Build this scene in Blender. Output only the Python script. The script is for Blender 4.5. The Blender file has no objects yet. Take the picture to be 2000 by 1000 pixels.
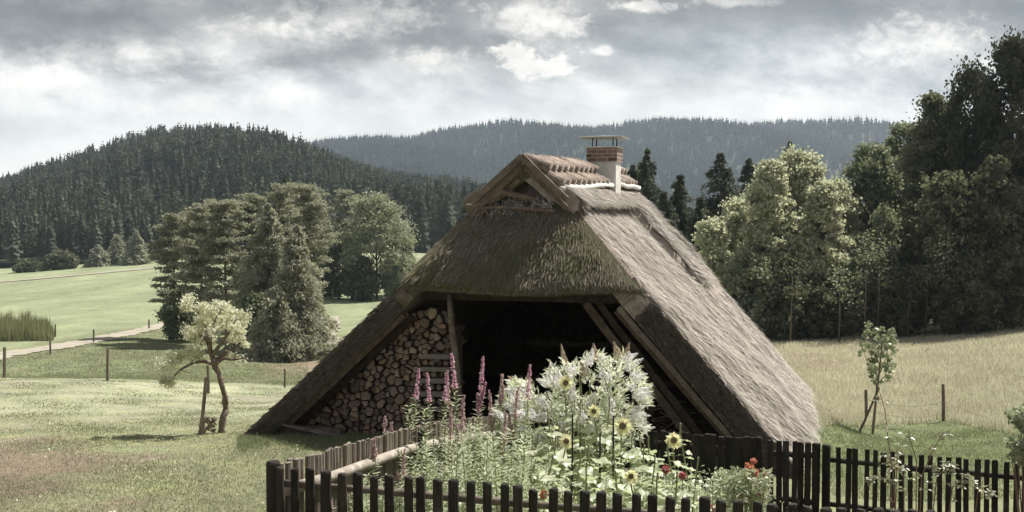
import bpy, math, random
import numpy as np
from mathutils import Vector, Matrix, noise as mnoise

# ------------------------------------------------------------------ camera
F = 2100.0                      # focal length in photo pixels (2000 wide)
PITCH = math.atan(70.0 / F)     # looking very slightly down
scene = bpy.context.scene
cam_d = bpy.data.cameras.new('camera')
cam = bpy.data.objects.new('camera', cam_d)
scene.collection.objects.link(cam)
cam.location = (0, 0, 0)
cam.rotation_euler = (math.pi / 2 - PITCH, 0, 0)
cam_d.sensor_width = 36.0
cam_d.lens = 36.0 * F / 2000.0
cam_d.clip_start = 0.1
cam_d.clip_end = 20000
scene.camera = cam
scene.view_settings.view_transform = 'Standard'
scene.view_settings.look = 'None'
scene.view_settings.exposure = 0.72
scene.view_settings.gamma = 1.0
try:
    scene.cycles.volume_bounces = 1
    scene.cycles.max_bounces = 8
    scene.cycles.transparent_max_bounces = 8
except Exception:
    pass

# ------------------------------------------------------------------ sun + sky
SUN_EL = 55.0
SUN_AZ = 36.0                   # degrees from +X towards +Y (right, a little behind the barn)
e, a_ = math.radians(SUN_EL), math.radians(SUN_AZ)
SUN_DIR = Vector((math.cos(e) * math.cos(a_), math.cos(e) * math.sin(a_), math.sin(e)))
sd = bpy.data.lights.new('sun', 'SUN')
sd.energy = 4.8
sd.angle = math.radians(0.5)
sd.color = (1.0, 0.945, 0.86)
so = bpy.data.objects.new('sun', sd)
scene.collection.objects.link(so)
so.rotation_euler = SUN_DIR.to_track_quat('Z', 'Y').to_euler()
so.location = (30, 10, 60)

world = bpy.data.worlds.new("World")
scene.world = world
world.use_nodes = True
wn, wl = world.node_tree.nodes, world.node_tree.links
wn.clear()


class NG:
    """small helper to write shader maths"""
    def __init__(s, tree):
        s.n, s.l = tree.nodes, tree.links

    def _in(s, sock, v):
        if hasattr(v, 'is_linked') or hasattr(v, 'links'):
            s.l.new(v, sock)
        else:
            sock.default_value = v

    def m(s, op, a, b=0.0, c=None, clamp=False):
        n = s.n.new('ShaderNodeMath'); n.operation = op; n.use_clamp = clamp
        s._in(n.inputs[0], a); s._in(n.inputs[1], b)
        if c is not None:
            s._in(n.inputs[2], c)
        return n.outputs[0]

    def mix(s, f, a, b, blend='MIX'):
        n = s.n.new('ShaderNodeMix'); n.data_type = 'RGBA'; n.blend_type = blend
        n.clamp_factor = True
        s._in(n.inputs[0], f)
        s._in(n.inputs[6], a if hasattr(a, 'links') else (*a, 1.0))
        s._in(n.inputs[7], b if hasattr(b, 'links') else (*b, 1.0))
        return n.outputs[2]

    def noise(s, vec, scale, detail=4.0, rough=0.55, dist=0.0, col=False):
        n = s.n.new('ShaderNodeTexNoise')
        if vec is not None:
            s.l.new(vec, n.inputs['Vector'])
        n.inputs['Scale'].default_value = scale
        n.inputs['Detail'].default_value = detail
        n.inputs['Roughness'].default_value = rough
        n.inputs['Distortion'].default_value = dist
        return n.outputs['Color' if col else 'Fac']

    def xyz(s, x, y, z):
        n = s.n.new('ShaderNodeCombineXYZ')
        for i, v in enumerate((x, y, z)):
            s._in(n.inputs[i], v)
        return n.outputs[0]

    def sep(s, v):
        n = s.n.new('ShaderNodeSeparateXYZ'); s.l.new(v, n.inputs[0])
        return n.outputs

    def smooth(s, v, lo, hi, a=0.0, b=1.0):
        n = s.n.new('ShaderNodeMapRange'); n.interpolation_type = 'SMOOTHSTEP'
        s._in(n.inputs[0], v)
        for i, q in enumerate((lo, hi, a, b)):
            n.inputs[i + 1].default_value = q
        return n.outputs[0]

    def ramp(s, f, stops):
        n = s.n.new('ShaderNodeValToRGB'); s.l.new(f, n.inputs[0])
        els = n.color_ramp.elements
        while len(els) < len(stops):
            els.new(0.5)
        for el, (p, c) in zip(els, stops):
            el.position = p; el.color = (*c, 1.0)
        return n.outputs[0]


g = NG(world.node_tree)
tc = wn.new('ShaderNodeTexCoord')
sx, sy, sz = g.sep(tc.outputs['Generated'])
ay = g.m('MAXIMUM', g.m('ABSOLUTE', sy), 0.12)
A = g.m('DIVIDE', sx, ay)               # horizontal place on the sky
B = g.m('DIVIDE', sz, ay)               # height on the sky
cv = g.xyz(g.m('ADD', A, g.m('MULTIPLY', B, 0.5)), g.m('MULTIPLY', B, 2.1), 3.7)
n_big = g.noise(cv, 3.4, 5, 0.55, 0.35)
n_mid = g.noise(cv, 8.0, 8, 0.6, 0.1)
n_fin = g.noise(cv, 26.0, 6, 0.6, 0.2)
# base: bright near the horizon, darker cloud deck higher up
hgt = g.m('ADD', B, g.m('MULTIPLY', g.m('SUBTRACT', n_big, 0.5), 0.20))
hgt = g.m('ADD', hgt, g.m('MULTIPLY', g.m('SUBTRACT', n_mid, 0.5), 0.06))
base = g.ramp(g.m('MULTIPLY', hgt, 2.0, clamp=True),
              [(0.0, (0.68, 0.70, 0.712)), (0.15, (0.60, 0.618, 0.63)), (0.25, (0.46, 0.472, 0.482)),
               (0.33, (0.31, 0.317, 0.322)), (0.43, (0.15, 0.152, 0.155)), (1.0, (0.12, 0.125, 0.135))])
iso = g.xyz(A, g.m('MULTIPLY', B, 1.25), 1.3)
n_iso = g.noise(iso, 24.0, 9, 0.60, 0.15)
n_cl = g.noise(iso, 52.0, 10, 0.66, 0.3)


def blob(u, v, ru, rv, edge=0.5, wob=1.0, ns=None):
    """a patch of cloud at a bearing / height on the sky"""
    a0, b0 = (u - 1000) / F, (430 - v) / F
    dx = g.m('DIVIDE', g.m('SUBTRACT', A, a0), ru / F)
    dy = g.m('DIVIDE', g.m('SUBTRACT', B, b0), rv / F)
    d = g.m('SQRT', g.m('ADD', g.m('MULTIPLY', dx, dx), g.m('MULTIPLY', dy, dy)))
    d = g.m('ADD', d, g.m('MULTIPLY', g.m('SUBTRACT', n_cl if ns is None else ns, 0.5), 3.6 * wob))
    return g.smooth(d, 1.0 + edge, 1.0 - edge)


dark = [(330, 30, 330, 75, .75), (60, 60, 240, 80, .7), (880, 0, 150, 40, .8), (1500, 20, 330, 45, .8), (1900, 60, 260, 90, .8),
        (820, 85, 170, 28, .8), (1260, 60, 180, 35, .8), (640, 110, 160, 26, .8)]
c = base
for (u, v, ru, rv, ed) in dark:
    f_ = g.m('MULTIPLY', blob(u, v, ru, rv, ed, 1.0, n_mid), 0.72)
    c = g.mix(f_, c, (0.085, 0.085, 0.087))
blue = [(1330, 110, 200, 60), (1600, 120, 220, 60), (100, 235, 260, 40), (800, 160, 200, 30)]
for (u, v, ru, rv) in blue:
    f_ = g.m('MULTIPLY', blob(u, v, ru, rv, .9, .7, n_mid), 0.35)
    c = g.mix(f_, c, (0.34, 0.39, 0.43))
bright = [(1010, 112, 44, 22, .35, 1.0, .9), (1045, 132, 58, 22, .4, 1.0, .9), (1085, 138, 34, 11, .5, 1.0, .7), (1168, 102, 22, 9, .6, 1.4, .55), (1112, 58, 36, 18, .8, 1.2, .6),
          (1050, 40, 60, 40, .9, 1.2, .5), (1780, 85, 90, 36, .9, 1.6, .42), (95, 158, 75, 20, .7, 1.3, .5), (570, 180, 50, 20, .6, 1.2, .5),
          (1600, 205, 90, 26, .8, 1.0, .6), (700, 30, 110, 30, .9, 1.4, .42), (1250, 15, 60, 10, .6, 1.2, .6), (840, 115, 60, 20, .8, 1.2, .5),
          (400, 210, 120, 18, .8, 1.2, .5), (240, 110, 150, 18, .9, 1.4, .3), (1440, 5, 60, 9, .7, 1.2, .5), (520, 60, 90, 16, .9, 1.3, .35)]
for (u, v, ru, rv, ed, wob, st) in bright:
    f_ = g.m('MULTIPLY', blob(u, v, ru, rv, ed, wob), st)
    c = g.mix(f_, c, (0.70, 0.69, 0.675))
# broken streaks of light and shade across the deck
hi = g.smooth(B, 0.03, 0.15)
c = g.mix(g.m('MULTIPLY', hi, 0.85), c, g.ramp(n_mid, [(0.38, (0.31, 0.31, 0.312)), (0.60, (0.68, 0.67, 0.655))]), 'OVERLAY')
c = g.mix(g.m('MULTIPLY', hi, 0.32), c, g.ramp(n_iso, [(0.40, (0.30, 0.30, 0.30)), (0.58, (0.70, 0.69, 0.675))]), 'OVERLAY')
# sky out of view overhead and behind, darkened to deepen shade on front faces
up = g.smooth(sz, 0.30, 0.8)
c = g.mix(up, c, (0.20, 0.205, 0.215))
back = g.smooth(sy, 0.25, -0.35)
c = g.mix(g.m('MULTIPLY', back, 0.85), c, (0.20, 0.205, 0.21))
nish = wn.new('ShaderNodeTexSky')
nish.sky_type = 'NISHITA'
nish.sun_disc = False
nish.sun_elevation = math.radians(SUN_EL)
nish.sun_rotation = math.atan2(SUN_DIR.x, SUN_DIR.y)
nm = wn.new('ShaderNodeVectorMath'); nm.operation = 'SCALE'
wl.new(nish.outputs[0], nm.inputs[0]); nm.inputs['Scale'].default_value = 0.08
c = g.mix(0.95, nm.outputs[0], c)
c = g.mix(1.0, c, (1.035, 1.0, 0.955), 'MULTIPLY')
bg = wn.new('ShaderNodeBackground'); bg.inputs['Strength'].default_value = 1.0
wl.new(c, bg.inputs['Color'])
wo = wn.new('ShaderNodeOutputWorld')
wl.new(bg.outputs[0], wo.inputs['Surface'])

# ------------------------------------------------------------------ helpers
CP, SP = math.cos(PITCH), math.sin(PITCH)


def P(u, v, Y):
    """world point seen at photo pixel (u, v) when it stands Y metres away"""
    a, b = (u - 1000) / F, (500 - v) / F
    d = (a, CP + b * SP, -SP + b * CP)
    k = Y / d[1]
    return Vector((d[0] * k, Y, d[2] * k))


def tagit(o, label=None, cat=None, group=None, kind=None):
    if label: o['label'] = label
    if cat: o['category'] = cat
    if group: o['group'] = group
    if kind: o['kind'] = kind
    return o


def empty(name, loc, rz=0.0, scale=1.0):
    o = bpy.data.objects.new(name, None)
    scene.collection.objects.link(o)
    o.empty_display_size = 0.2
    o.location = loc
    o.rotation_euler = (0, 0, rz)
    o.scale = (scale,) * 3
    return o


def link(name, me, mats, parent=None, smooth=False):
    o = bpy.data.objects.new(name, me)
    scene.collection.objects.link(o)
    for m_ in (mats if isinstance(mats, (list, tuple)) else [mats]):
        me.materials.append(m_)
    if smooth:
        me.polygons.foreach_set('use_smooth', np.ones(len(me.polygons), bool))
    if parent is not None:
        o.parent = parent
    return o


def np_mesh(name, V, Fs, mats, parent=None, smooth=False, mi=None):
    """V (n,3); Fs (m,k) with constant k"""
    V = np.ascontiguousarray(V, dtype=np.float32); Fs = np.ascontiguousarray(Fs, dtype=np.int32)
    me = bpy.data.meshes.new(name)
    m_, k = Fs.shape
    me.vertices.add(len(V)); me.vertices.foreach_set('co', V.ravel())
    me.loops.add(m_ * k); me.loops.foreach_set('vertex_index', Fs.ravel())
    me.polygons.add(m_)
    me.polygons.foreach_set('loop_start', np.arange(0, m_ * k, k, dtype=np.int32))
    me.polygons.foreach_set('loop_total', np.full(m_, k, dtype=np.int32))
    if mi is not None:
        pass
    me.update(calc_edges=True)
    o = link(name, me, mats, parent, smooth)
    if mi is not None:
        me.polygons.foreach_set('material_index', np.asarray(mi, dtype=np.int32))
    return o


class MB:
    """collects shapes into one mesh"""
    def __init__(s):
        s.v, s.f, s.mi, s.cur = [], [], [], 0

    def add(s, vs, fs):
        o = len(s.v)
        s.v += [tuple(q) for q in vs]
        s.f += [tuple(i + o for i in f) for f in fs]
        s.mi += [s.cur] * len(fs)

    def box(s, c, sz, rot=None, jit=0.0, rng=random):
        hx, hy, hz = sz[0] / 2, sz[1] / 2, sz[2] / 2
        vs = [Vector((x * hx, y * hy, z * hz)) for x in (-1, 1) for y in (-1, 1) for z in (-1, 1)]
        if rot is not None: vs = [rot @ q for q in vs]
        c = Vector(c)
        vs = [q + c + Vector((rng.uniform(-jit, jit), rng.uniform(-jit, jit), rng.uniform(-jit, jit))) for q in vs]
        s.add(vs, [(0, 1, 3, 2), (4, 6, 7, 5), (0, 4, 5, 1), (2, 3, 7, 6), (0, 2, 6, 4), (1, 5, 7, 3)])

    def beam(s, p0, p1, w, h, up=(0, 0, 1), jit=0.0):
        p0, p1 = Vector(p0), Vector(p1)
        d = (p1 - p0).normalized()
        x = d.cross(Vector(up)).normalized(); y = x.cross(d).normalized()
        vs = []
        n = max(1, int((p1 - p0).length / 0.4))
        for i in range(n + 1):
            c = p0.lerp(p1, i / n) + x * random.uniform(-jit, jit) + y * random.uniform(-jit, jit)
            for (a, b) in ((-1, -1), (1, -1), (1, 1), (-1, 1)):
                vs.append(c + x * a * w / 2 + y * b * h / 2)
        fs = [(3, 2, 1, 0), tuple(4 * n + k for k in range(4))]
        for i in range(n):
            for k in range(4):
                a, b = 4 * i + k, 4 * i + (k + 1) % 4
                fs.append((a, b, b + 4, a + 4))
        s.add(vs, fs)

    def tube(s, pts, r, sides=6, cap=True, jit=0.0):
        pts = [Vector(q) for q in pts]
        n = len(pts)
        rs = r if isinstance(r, (list, tuple)) else [r] * n
        vs, fs = [], []
        prev = None
        for i in range(n):
            d = (pts[min(i + 1, n - 1)] - pts[max(i - 1, 0)])
            d = d.normalized() if d.length > 1e-9 else Vector((0, 0, 1))
            if prev is None:
                x = d.orthogonal().normalized()
            else:
                x = (prev - d * prev.dot(d))
                x = x.normalized() if x.length > 1e-6 else d.orthogonal().normalized()
            prev = x
            y = d.cross(x)
            for k in range(sides):
                a = 2 * math.pi * k / sides
                rr = rs[i] * (1 + random.uniform(-jit, jit))
                vs.append(pts[i] + (x * math.cos(a) + y * math.sin(a)) * rr)
        for i in range(n - 1):
            for k in range(sides):
                a, b = i * sides + k, i * sides + (k + 1) % sides
                fs.append((a, b, b + sides, a + sides))
        if cap:
            fs.append(tuple(reversed(range(sides))))
            fs.append(tuple((n - 1) * sides + k for k in range(sides)))
        s.add(vs, fs)

    def build(s, name, mats, parent=None, smooth=False):
        me = bpy.data.meshes.new(name)
        me.from_pydata(s.v, [], s.f)
        o = link(name, me, mats, parent, smooth)
        if any(s.mi):
            me.polygons.foreach_set('material_index', np.array(s.mi, dtype=np.int32))
        return o


def unit(v):
    return v / np.maximum(np.linalg.norm(v, axis=-1, keepdims=True), 1e-9)


def cards(C, size, rng, axis=None, aspect=1.6, spread=1.0, fold=0.0, flat=None):
    """leaf shaped quads (diamonds) at C (n,3). axis: preferred long direction, flat: pull of the normal to up"""
    n = len(C)
    size = np.broadcast_to(np.asarray(size, float), (n,))[:, None]
    r = unit(rng.normal(size=(n, 3)))
    ax = r if axis is None else unit(np.asarray(axis) + spread * rng.normal(size=(n, 3)))
    q = rng.normal(size=(n, 3))
    if flat is not None:
        nn = unit(q * (1 - flat) + np.array([0, 0, 1.0]) * flat * 2)
        b = unit(np.cross(nn, ax))
    else:
        b = unit(np.cross(q, ax))
    L, W = size * 0.5, size * 0.5 / aspect
    V = np.stack([C - ax * L, C + b * W - ax * L * 0.1, C + ax * L, C - b * W - ax * L * 0.1], axis=1).reshape(-1, 3)
    Fq = np.arange(4 * n).reshape(n, 4)
    return V, Fq


def ordinal(i):
    w = ['first', 'second', 'third', 'fourth', 'fifth', 'sixth', 'seventh', 'eighth', 'ninth', 'tenth', 'eleventh', 'twelfth',
         'thirteenth', 'fourteenth', 'fifteenth', 'sixteenth', 'seventeenth', 'eighteenth', 'nineteenth', 'twentieth']
    return w[i] if i < len(w) else 'twenty-' + w[i - 20]


# ------------------------------------------------------------------ materials
def new_mat(name):
    m_ = bpy.data.materials.new(name)
    m_.use_nodes = True
    t = m_.node_tree
    t.nodes.clear()
    out = t.nodes.new('ShaderNodeOutputMaterial')
    return m_, NG(t), out


def surf(name, c1, c2, scale=8.0, stretch=(1, 1, 1), rough=0.85, bump=0.3, bdist=0.02, detail=6, obj_var=0.0,
         c3=None, s3=1.2, t3=(0.5, 0.65), coord='Object', island=0.0, spec=0.25, metal=0.0):
    m_, q, out = new_mat(name)
    tcn = q.n.new('ShaderNodeTexCoord')
    mp = q.n.new('ShaderNodeMapping'); q.l.new(tcn.outputs[coord], mp.inputs[0])
    mp.inputs['Scale'].default_value = stretch
    nz = q.noise(mp.outputs[0], scale, detail, 0.62, 0.15)
    col = q.ramp(nz, [(0.32, c1), (0.68, c2)])
    if c3 is not None:
        n3 = q.noise(tcn.outputs[coord], s3, 5, 0.65)
        n3 = q.m('ADD', n3, q.m('MULTIPLY', q.m('SUBTRACT', nz, 0.5), 0.35))
        col = q.mix(q.smooth(n3, t3[0], t3[1]), col, c3)
    if obj_var or island:
        if obj_var:
            oi = q.n.new('ShaderNodeObjectInfo').outputs['Random']; amt = obj_var
        else:
            oi = q.n.new('ShaderNodeNewGeometry').outputs['Random Per Island']; amt = island
        hv = q.n.new('ShaderNodeHueSaturation')
        q.l.new(col, hv.inputs['Color'])
        q.l.new(q.m('ADD', q.m('MULTIPLY', oi, amt * 2), 1 - amt), hv.inputs['Value'])
        col = hv.outputs[0]
    bs = q.n.new('ShaderNodeBsdfPrincipled')
    q.l.new(col, bs.inputs['Base Color'])
    bs.inputs['Roughness'].default_value = rough
    bs.inputs['Specular IOR Level'].default_value = spec
    bs.inputs['Metallic'].default_value = metal
    if bump:
        bn = q.n.new('ShaderNodeBump'); bn.inputs['Strength'].default_value = bump
        bn.inputs['Distance'].default_value = bdist
        q.l.new(nz, bn.inputs['Height']); q.l.new(bn.outputs[0], bs.inputs['Normal'])
    q.l.new(bs.outputs[0], out.inputs['Surface'])
    return m_


def leaf(name, cols, trans=0.35, gloss=0.06, patch=0.0, patch_col=(0.2, 0.2, 0.1), pscale=0.5, tcol=1.25, sat=0.78, tb=0.85):
    def ds(c_):
        m0 = sum(c_) / 3
        return tuple(m0 + (x - m0) * sat for x in c_)
    cols = [ds(c_) for c_ in cols]; patch_col = ds(patch_col)
    m_, q, out = new_mat(name)
    geo = q.n.new('ShaderNodeNewGeometry')
    n = len(cols)
    col = q.ramp(geo.outputs['Random Per Island'], [(i / max(1, n - 1), c_) for i, c_ in enumerate(cols)])
    if patch:
        nz = q.noise(geo.outputs['Position'], pscale, 4, 0.6)
        col = q.mix(q.m('MULTIPLY', q.smooth(nz, 0.42, 0.66), patch), col, patch_col)
    d = q.n.new('ShaderNodeBsdfDiffuse'); q.l.new(col, d.inputs['Color'])
    t = q.n.new('ShaderNodeBsdfTranslucent')
    sc = q.mix(1.0, col, (tcol, tcol * (1.0 + (1 - tb) * .25), tcol * tb), 'MULTIPLY')
    q.l.new(sc, t.inputs['Color'])
    mx = q.n.new('ShaderNodeMixShader'); mx.inputs[0].default_value = trans
    q.l.new(d.outputs[0], mx.inputs[1]); q.l.new(t.outputs[0], mx.inputs[2])
    gl = q.n.new('ShaderNodeBsdfGlossy'); gl.inputs['Roughness'].default_value = 0.45
    gl.inputs['Color'].default_value = (0.9, 0.95, 0.9, 1)
    m2 = q.n.new('ShaderNodeMixShader'); m2.inputs[0].default_value = gloss
    q.l.new(mx.outputs[0], m2.inputs[1]); q.l.new(gl.outputs[0], m2.inputs[2])
    q.l.new(m2.outputs[0], out.inputs['Surface'])
    return m_
# ------------------------------------------------------------------ terrain heights
_cp = []
for (u, v, Y) in [(0, 1000, 10), (250, 1000, 10.5), (505, 1000, 11), (0, 850, 18), (250, 850, 18.5), (430, 846, 18.5),
                  (0, 780, 29), (200, 785, 29), (0, 737, 40), (210, 743, 40), (407, 768, 36), (520, 788, 32),
                  (0, 733, 55), (210, 728, 55), (400, 722, 56), (556, 752, 44), (0, 690, 68), (290, 641, 95), (180, 665, 80),
                  (560, 702, 72), (640, 655, 92), (50, 658, 84), (150, 600, 130), (150, 532, 235), (0, 545, 225), (300, 514, 262),
                  (700, 580, 150), (700, 640, 98), (810, 495, 270), (600, 590, 140), (450, 560, 170),
                  (1600, 852, 20.5), (1700, 850, 24), (1850, 880, 20), (1980, 892, 18), (1800, 829, 28.5), (1600, 800, 30),
                  (1700, 760, 37), (1900, 740, 38), (1550, 663, 60), (1800, 650, 60), (2000, 638, 58)]:
    p_ = P(u, v, Y)
    _cp.append((p_.x, p_.y, p_.z))
_cp += [(-1.7, 7.5, -2.72), (2.0, 7.1, -2.90), (3.7, 7.0, -2.95), (0, 14, -3.52), (3.69, 12.9, -3.66), (5.86, 12.3, -3.76),
        (-4.3, 17.5, -3.52), (3.9, 15.1, -3.62), (-2.2, 25.2, -4.1), (6.1, 22.8, -4.0), (0, 2, -1.75), (-3, 4, -2.15), (3, 4, -2.25),
        (22, 90, -7.2), (40, 100, -7.0), (0, 45, -6.5), (0, 90, -8.5), (0, 260, -10), (60, 260, -10), (120, 260, -10), (6.8, 15, -3.8)]
_cp = np.array(_cp)


def _st(x, y):
    return np.stack([3.0 * x / y, np.log(y)], -1)


_S = _st(_cp[:, 0], _cp[:, 1])


def _U(d2):
    return 0.5 * d2 * np.log(d2 + 1e-9)


_n = len(_cp)
_d2 = ((_S[:, None] - _S[None]) ** 2).sum(-1)
_K = _U(_d2) + 0.004 * np.eye(_n)
_Pm = np.hstack([np.ones((_n, 1)), _S])
_M = np.vstack([np.hstack([_K, _Pm]), np.hstack([_Pm.T, np.zeros((3, 3))])])
_w = np.linalg.solve(_M, np.concatenate([_cp[:, 2], np.zeros(3)]))


def hgt_np(x, y):
    x = np.asarray(x, float); y = np.asarray(y, float)
    yc = np.clip(y, 2.0, 330.0)
    t = np.clip(x / yc, -0.62, 0.62)
    q = np.stack([3.0 * t, np.log(yc)], -1)
    sh = q.shape[:-1]
    q = q.reshape(-1, 2)
    out = np.empty(len(q))
    for i in range(0, len(q), 20000):
        k = q[i:i + 20000]
        d2 = ((k[:, None] - _S[None]) ** 2).sum(-1)
        out[i:i + 20000] = _U(d2) @ _w[:_n] + _w[_n] + k @ _w[_n + 1:]
    return out.reshape(sh)


def H(x, y):
    return float(hgt_np(np.array([x]), np.array([y]))[0])


def on_ground(u, Y, dz=0.0):
    x = (u - 1000) / F * Y
    return Vector((x, Y, H(x, Y) + dz))


# colour zones of the ground, by bearing (photo column) and distance
_HB = np.array([[1400, 18.5], [1600, 21.0], [1660, 24.5], [1720, 27.5], [1843, 29.2], [1900, 26.5], [1990, 22.5], [2200, 18]])


def zones(x, y):
    rgb = np.zeros((len(x), 3)); hay = np.zeros(len(x))
    u = 1000 + F * x / np.maximum(y, 1.0)
    nz = np.array([mnoise.fractal(Vector((a * 0.12, b * 0.07, 0.3)), 0.8, 2.0, 4) for a, b in zip(x, y)])
    nz2 = np.array([mnoise.fractal(Vector((a * 0.6, b * 0.35, 4.3)), 0.8, 2.0, 4) for a, b in zip(x, y)])

    def sm(v, a, b):
        t = np.clip((v - a) / (b - a), 0, 1); return t * t * (3 - 2 * t)
    lawn = np.array([0.25, 0.265, 0.155]); dry = np.array([0.20, 0.16, 0.125]); lgt = np.array([0.38, 0.40, 0.275])
    past = np.array([0.20, 0.225, 0.13]); fld = np.array([0.255, 0.285, 0.175]); hayc = np.array([0.46, 0.43, 0.34])
    gl = np.array([0.18, 0.21, 0.11]); wood = np.array([0.05, 0.048, 0.03]); earth = np.array([0.24, 0.19, 0.15])
    c_ = np.tile(lawn, (len(x), 1))

    def mixc(c_, k, col):
        return c_ * (1 - k[:, None]) + k[:, None] * np.asarray(col)
    left = sm(u, 1100, 700)
    c_ = mixc(c_, left * sm(nz + nz2 * .6 + (14.0 - y) * 0.09 - (u - 120) / 620, 0.05, 0.6) * 0.95, dry)
    c_ = mixc(c_, left * sm(y, 17, 27) * 0.75, lgt)
    c_ = mixc(c_, left * sm(nz2, 0.25, 0.55) * sm(y, 10, 16) * .45, np.array([0.34, 0.30, 0.24]))
    c_ = mixc(c_, left * sm(y, 41, 46), past)
    c_ = mixc(c_, left * sm(y, 41, 46) * sm(nz2 + nz, 0.1, 0.6) * .6, np.array([0.20, 0.195, 0.115]))
    c_ = mixc(c_, sm(u, 480, 540) * sm(u, 700, 620) * sm(y, 46, 56) * sm(y, 90, 78) * 0.8, np.array([0.27, 0.21, 0.165]))
    c_ = mixc(c_, sm(u, 430, 290) * sm(y - np.interp(u, [0, 290], [68, 95]), 1, 5) * sm(y, 60, 70), fld)
    c_ = mixc(c_, sm(u, 540, 640) * left * sm(y, 88, 98), np.array([0.25, 0.28, 0.17]))
    c_ = mixc(c_, sm(y, 150, 170) * left, fld)
    right = sm(u, 1250, 1400)
    c_ = mixc(c_, right * sm(y, 15, 16.5), gl)
    hb = np.interp(u, _HB[:, 0], _HB[:, 1])
    hay = right * sm(y - hb + nz2 * .6, -0.4, 0.8) * sm(y, 67, 63)
    c_ = mixc(c_, hay, hayc)
    c_ = mixc(c_, hay * sm(nz + nz2 * 0.7 + (u - 1700) / 2500, 0.02, 0.5) * 0.55, np.array([0.33, 0.285, 0.215]))
    c_ = mixc(c_, hay * sm(y, 42, 34) * sm(nz, -0.2, 0.4) * .4, np.array([0.28, 0.29, 0.17]))
    c_ = mixc(c_, right * sm(y, 62, 66), wood)
    # garden bed
    gx = sm(x, -1.6 + 0, -1.2) * sm(y, 7.2, 7.8) * sm(y, 14.2, 13.6) * (x > (-1.7 + (y - 7.5) * 0.262)) * (y < 14 - x * 0.28)
    c_ = mixc(c_, gx * 0.8, np.array([0.07, 0.06, 0.04]))
    return c_


def build_ground():
    Ys = np.concatenate([np.linspace(-30, 1.5, 14), np.exp(np.linspace(math.log(2.2), math.log(332), 330))])
    ts = np.linspace(-0.66, 0.66, 380)
    T, YY = np.meshgrid(ts, Ys)
    X = T * (np.maximum(YY, 0) + 8)
    Z = hgt_np(X, YY)
    # gentle unevenness
    amp = np.clip((YY - 3) / 30, 0.25, 1.0) * 0.05
    Z = Z + amp * (np.sin(X * 1.7 + np.sin(YY * .9) * 1.3) * np.cos(YY * 1.1 + X * .4) * .4)
    V = np.stack([X, YY, Z], -1).reshape(-1, 3)
    ny, nx = X.shape
    i = np.arange(ny - 1)[:, None] * nx + np.arange(nx - 1)[None]
    Fq = np.stack([i, i + 1, i + nx + 1, i + nx], -1).reshape(-1, 4)
    m_, q, out = new_mat('grass_ground')
    at = q.n.new('ShaderNodeAttribute'); at.attribute_name = 'zone'
    tcn = q.n.new('ShaderNodeTexCoord')
    n1 = q.noise(tcn.outputs['Object'], 0.9, 8, 0.7)
    n2 = q.noise(tcn.outputs['Object'], 22.0, 5, 0.7)
    mpg = q.n.new('ShaderNodeMapping'); q.l.new(tcn.outputs['Object'], mpg.inputs[0]); mpg.inputs['Scale'].default_value = (1, .45, 1)
    n3 = q.noise(mpg.outputs[0], 5.0, 6, 0.7)
    n4 = q.noise(mpg.outputs[0], 0.11, 6, 0.7, 0.5)
    val = q.m('ADD', q.m('MULTIPLY', n1, 0.9), q.m('MULTIPLY', n2, 0.9))
    val = q.m('ADD', val, q.m('MULTIPLY', q.m('SUBTRACT', n4, 0.5), 1.5))
    val = q.m('ADD', val, q.m('MULTIPLY', n3, 0.9))
    hv = q.n.new('ShaderNodeHueSaturation')
    q.l.new(at.outputs['Color'], hv.inputs['Color'])
    q.l.new(q.m('SUBTRACT', val, 0.36), hv.inputs['Value'])
    q.l.new(q.m('ADD', q.m('MULTIPLY', n1, 0.8), 0.6), hv.inputs['Saturation'])
    bs = q.n.new('ShaderNodeBsdfPrincipled')
    q.l.new(hv.outputs[0], bs.inputs['Base Color'])
    bs.inputs['Roughness'].default_value = 0.95
    bs.inputs['Specular IOR Level'].default_value = 0.1
    bn = q.n.new('ShaderNodeBump'); bn.inputs['Strength'].default_value = 0.7; bn.inputs['Distance'].default_value = 0.05
    q.l.new(q.m('ADD', n2, n3), bn.inputs['Height']); q.l.new(bn.outputs[0], bs.inputs['Normal'])
    q.l.new(bs.outputs[0], out.inputs['Surface'])
    o = np_mesh('ground', V, Fq, m_, None, True)
    col = zones(V[:, 0], V[:, 1])
    ca = o.data.color_attributes.new('zone', 'FLOAT_COLOR', 'POINT')
    ca.data.foreach_set('color', np.hstack([col, np.ones((len(col), 1))]).astype(np.float32).ravel())
    tagit(o, kind='structure')


build_ground()


def ribbon(name, pts, mat, dz=0.05, kind='structure', wob=0.30):
    """a track lying on the ground; pts (u, Y, width)"""
    ps = []
    for i in range(len(pts) - 1):
        for k in range(12):
            f = k / 12
            ps.append([a * (1 - f) + b * f for a, b in zip(pts[i], pts[i + 1])])
    ps.append(list(pts[-1]))
    W = [np.array(((u - 1000) / F * Y, Y)) for u, Y, w in ps]
    V, Fq = [], []
    for i, (u, Y, w) in enumerate(ps):
        d = W[min(i + 1, len(W) - 1)] - W[max(i - 1, 0)]
        d = d / np.linalg.norm(d); nrm = np.array([-d[1], d[0]])
        for k in range(5):
            q = W[i] + nrm * (k / 4 - .5) * (w + random.uniform(-wob, wob) * w)
            V.append((q[0], q[1], H(q[0], q[1]) + dz + 0.03 * (1 - abs(k / 2 - 1))))
    for i in range(len(ps) - 1):
        for k in range(4):
            a = i * 5 + k
            Fq.append((a, a + 1, a + 6, a + 5))
    o = np_mesh(name, np.array(V), np.array(Fq), mat, None, True)
    tagit(o, kind=kind)
    return o


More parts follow.
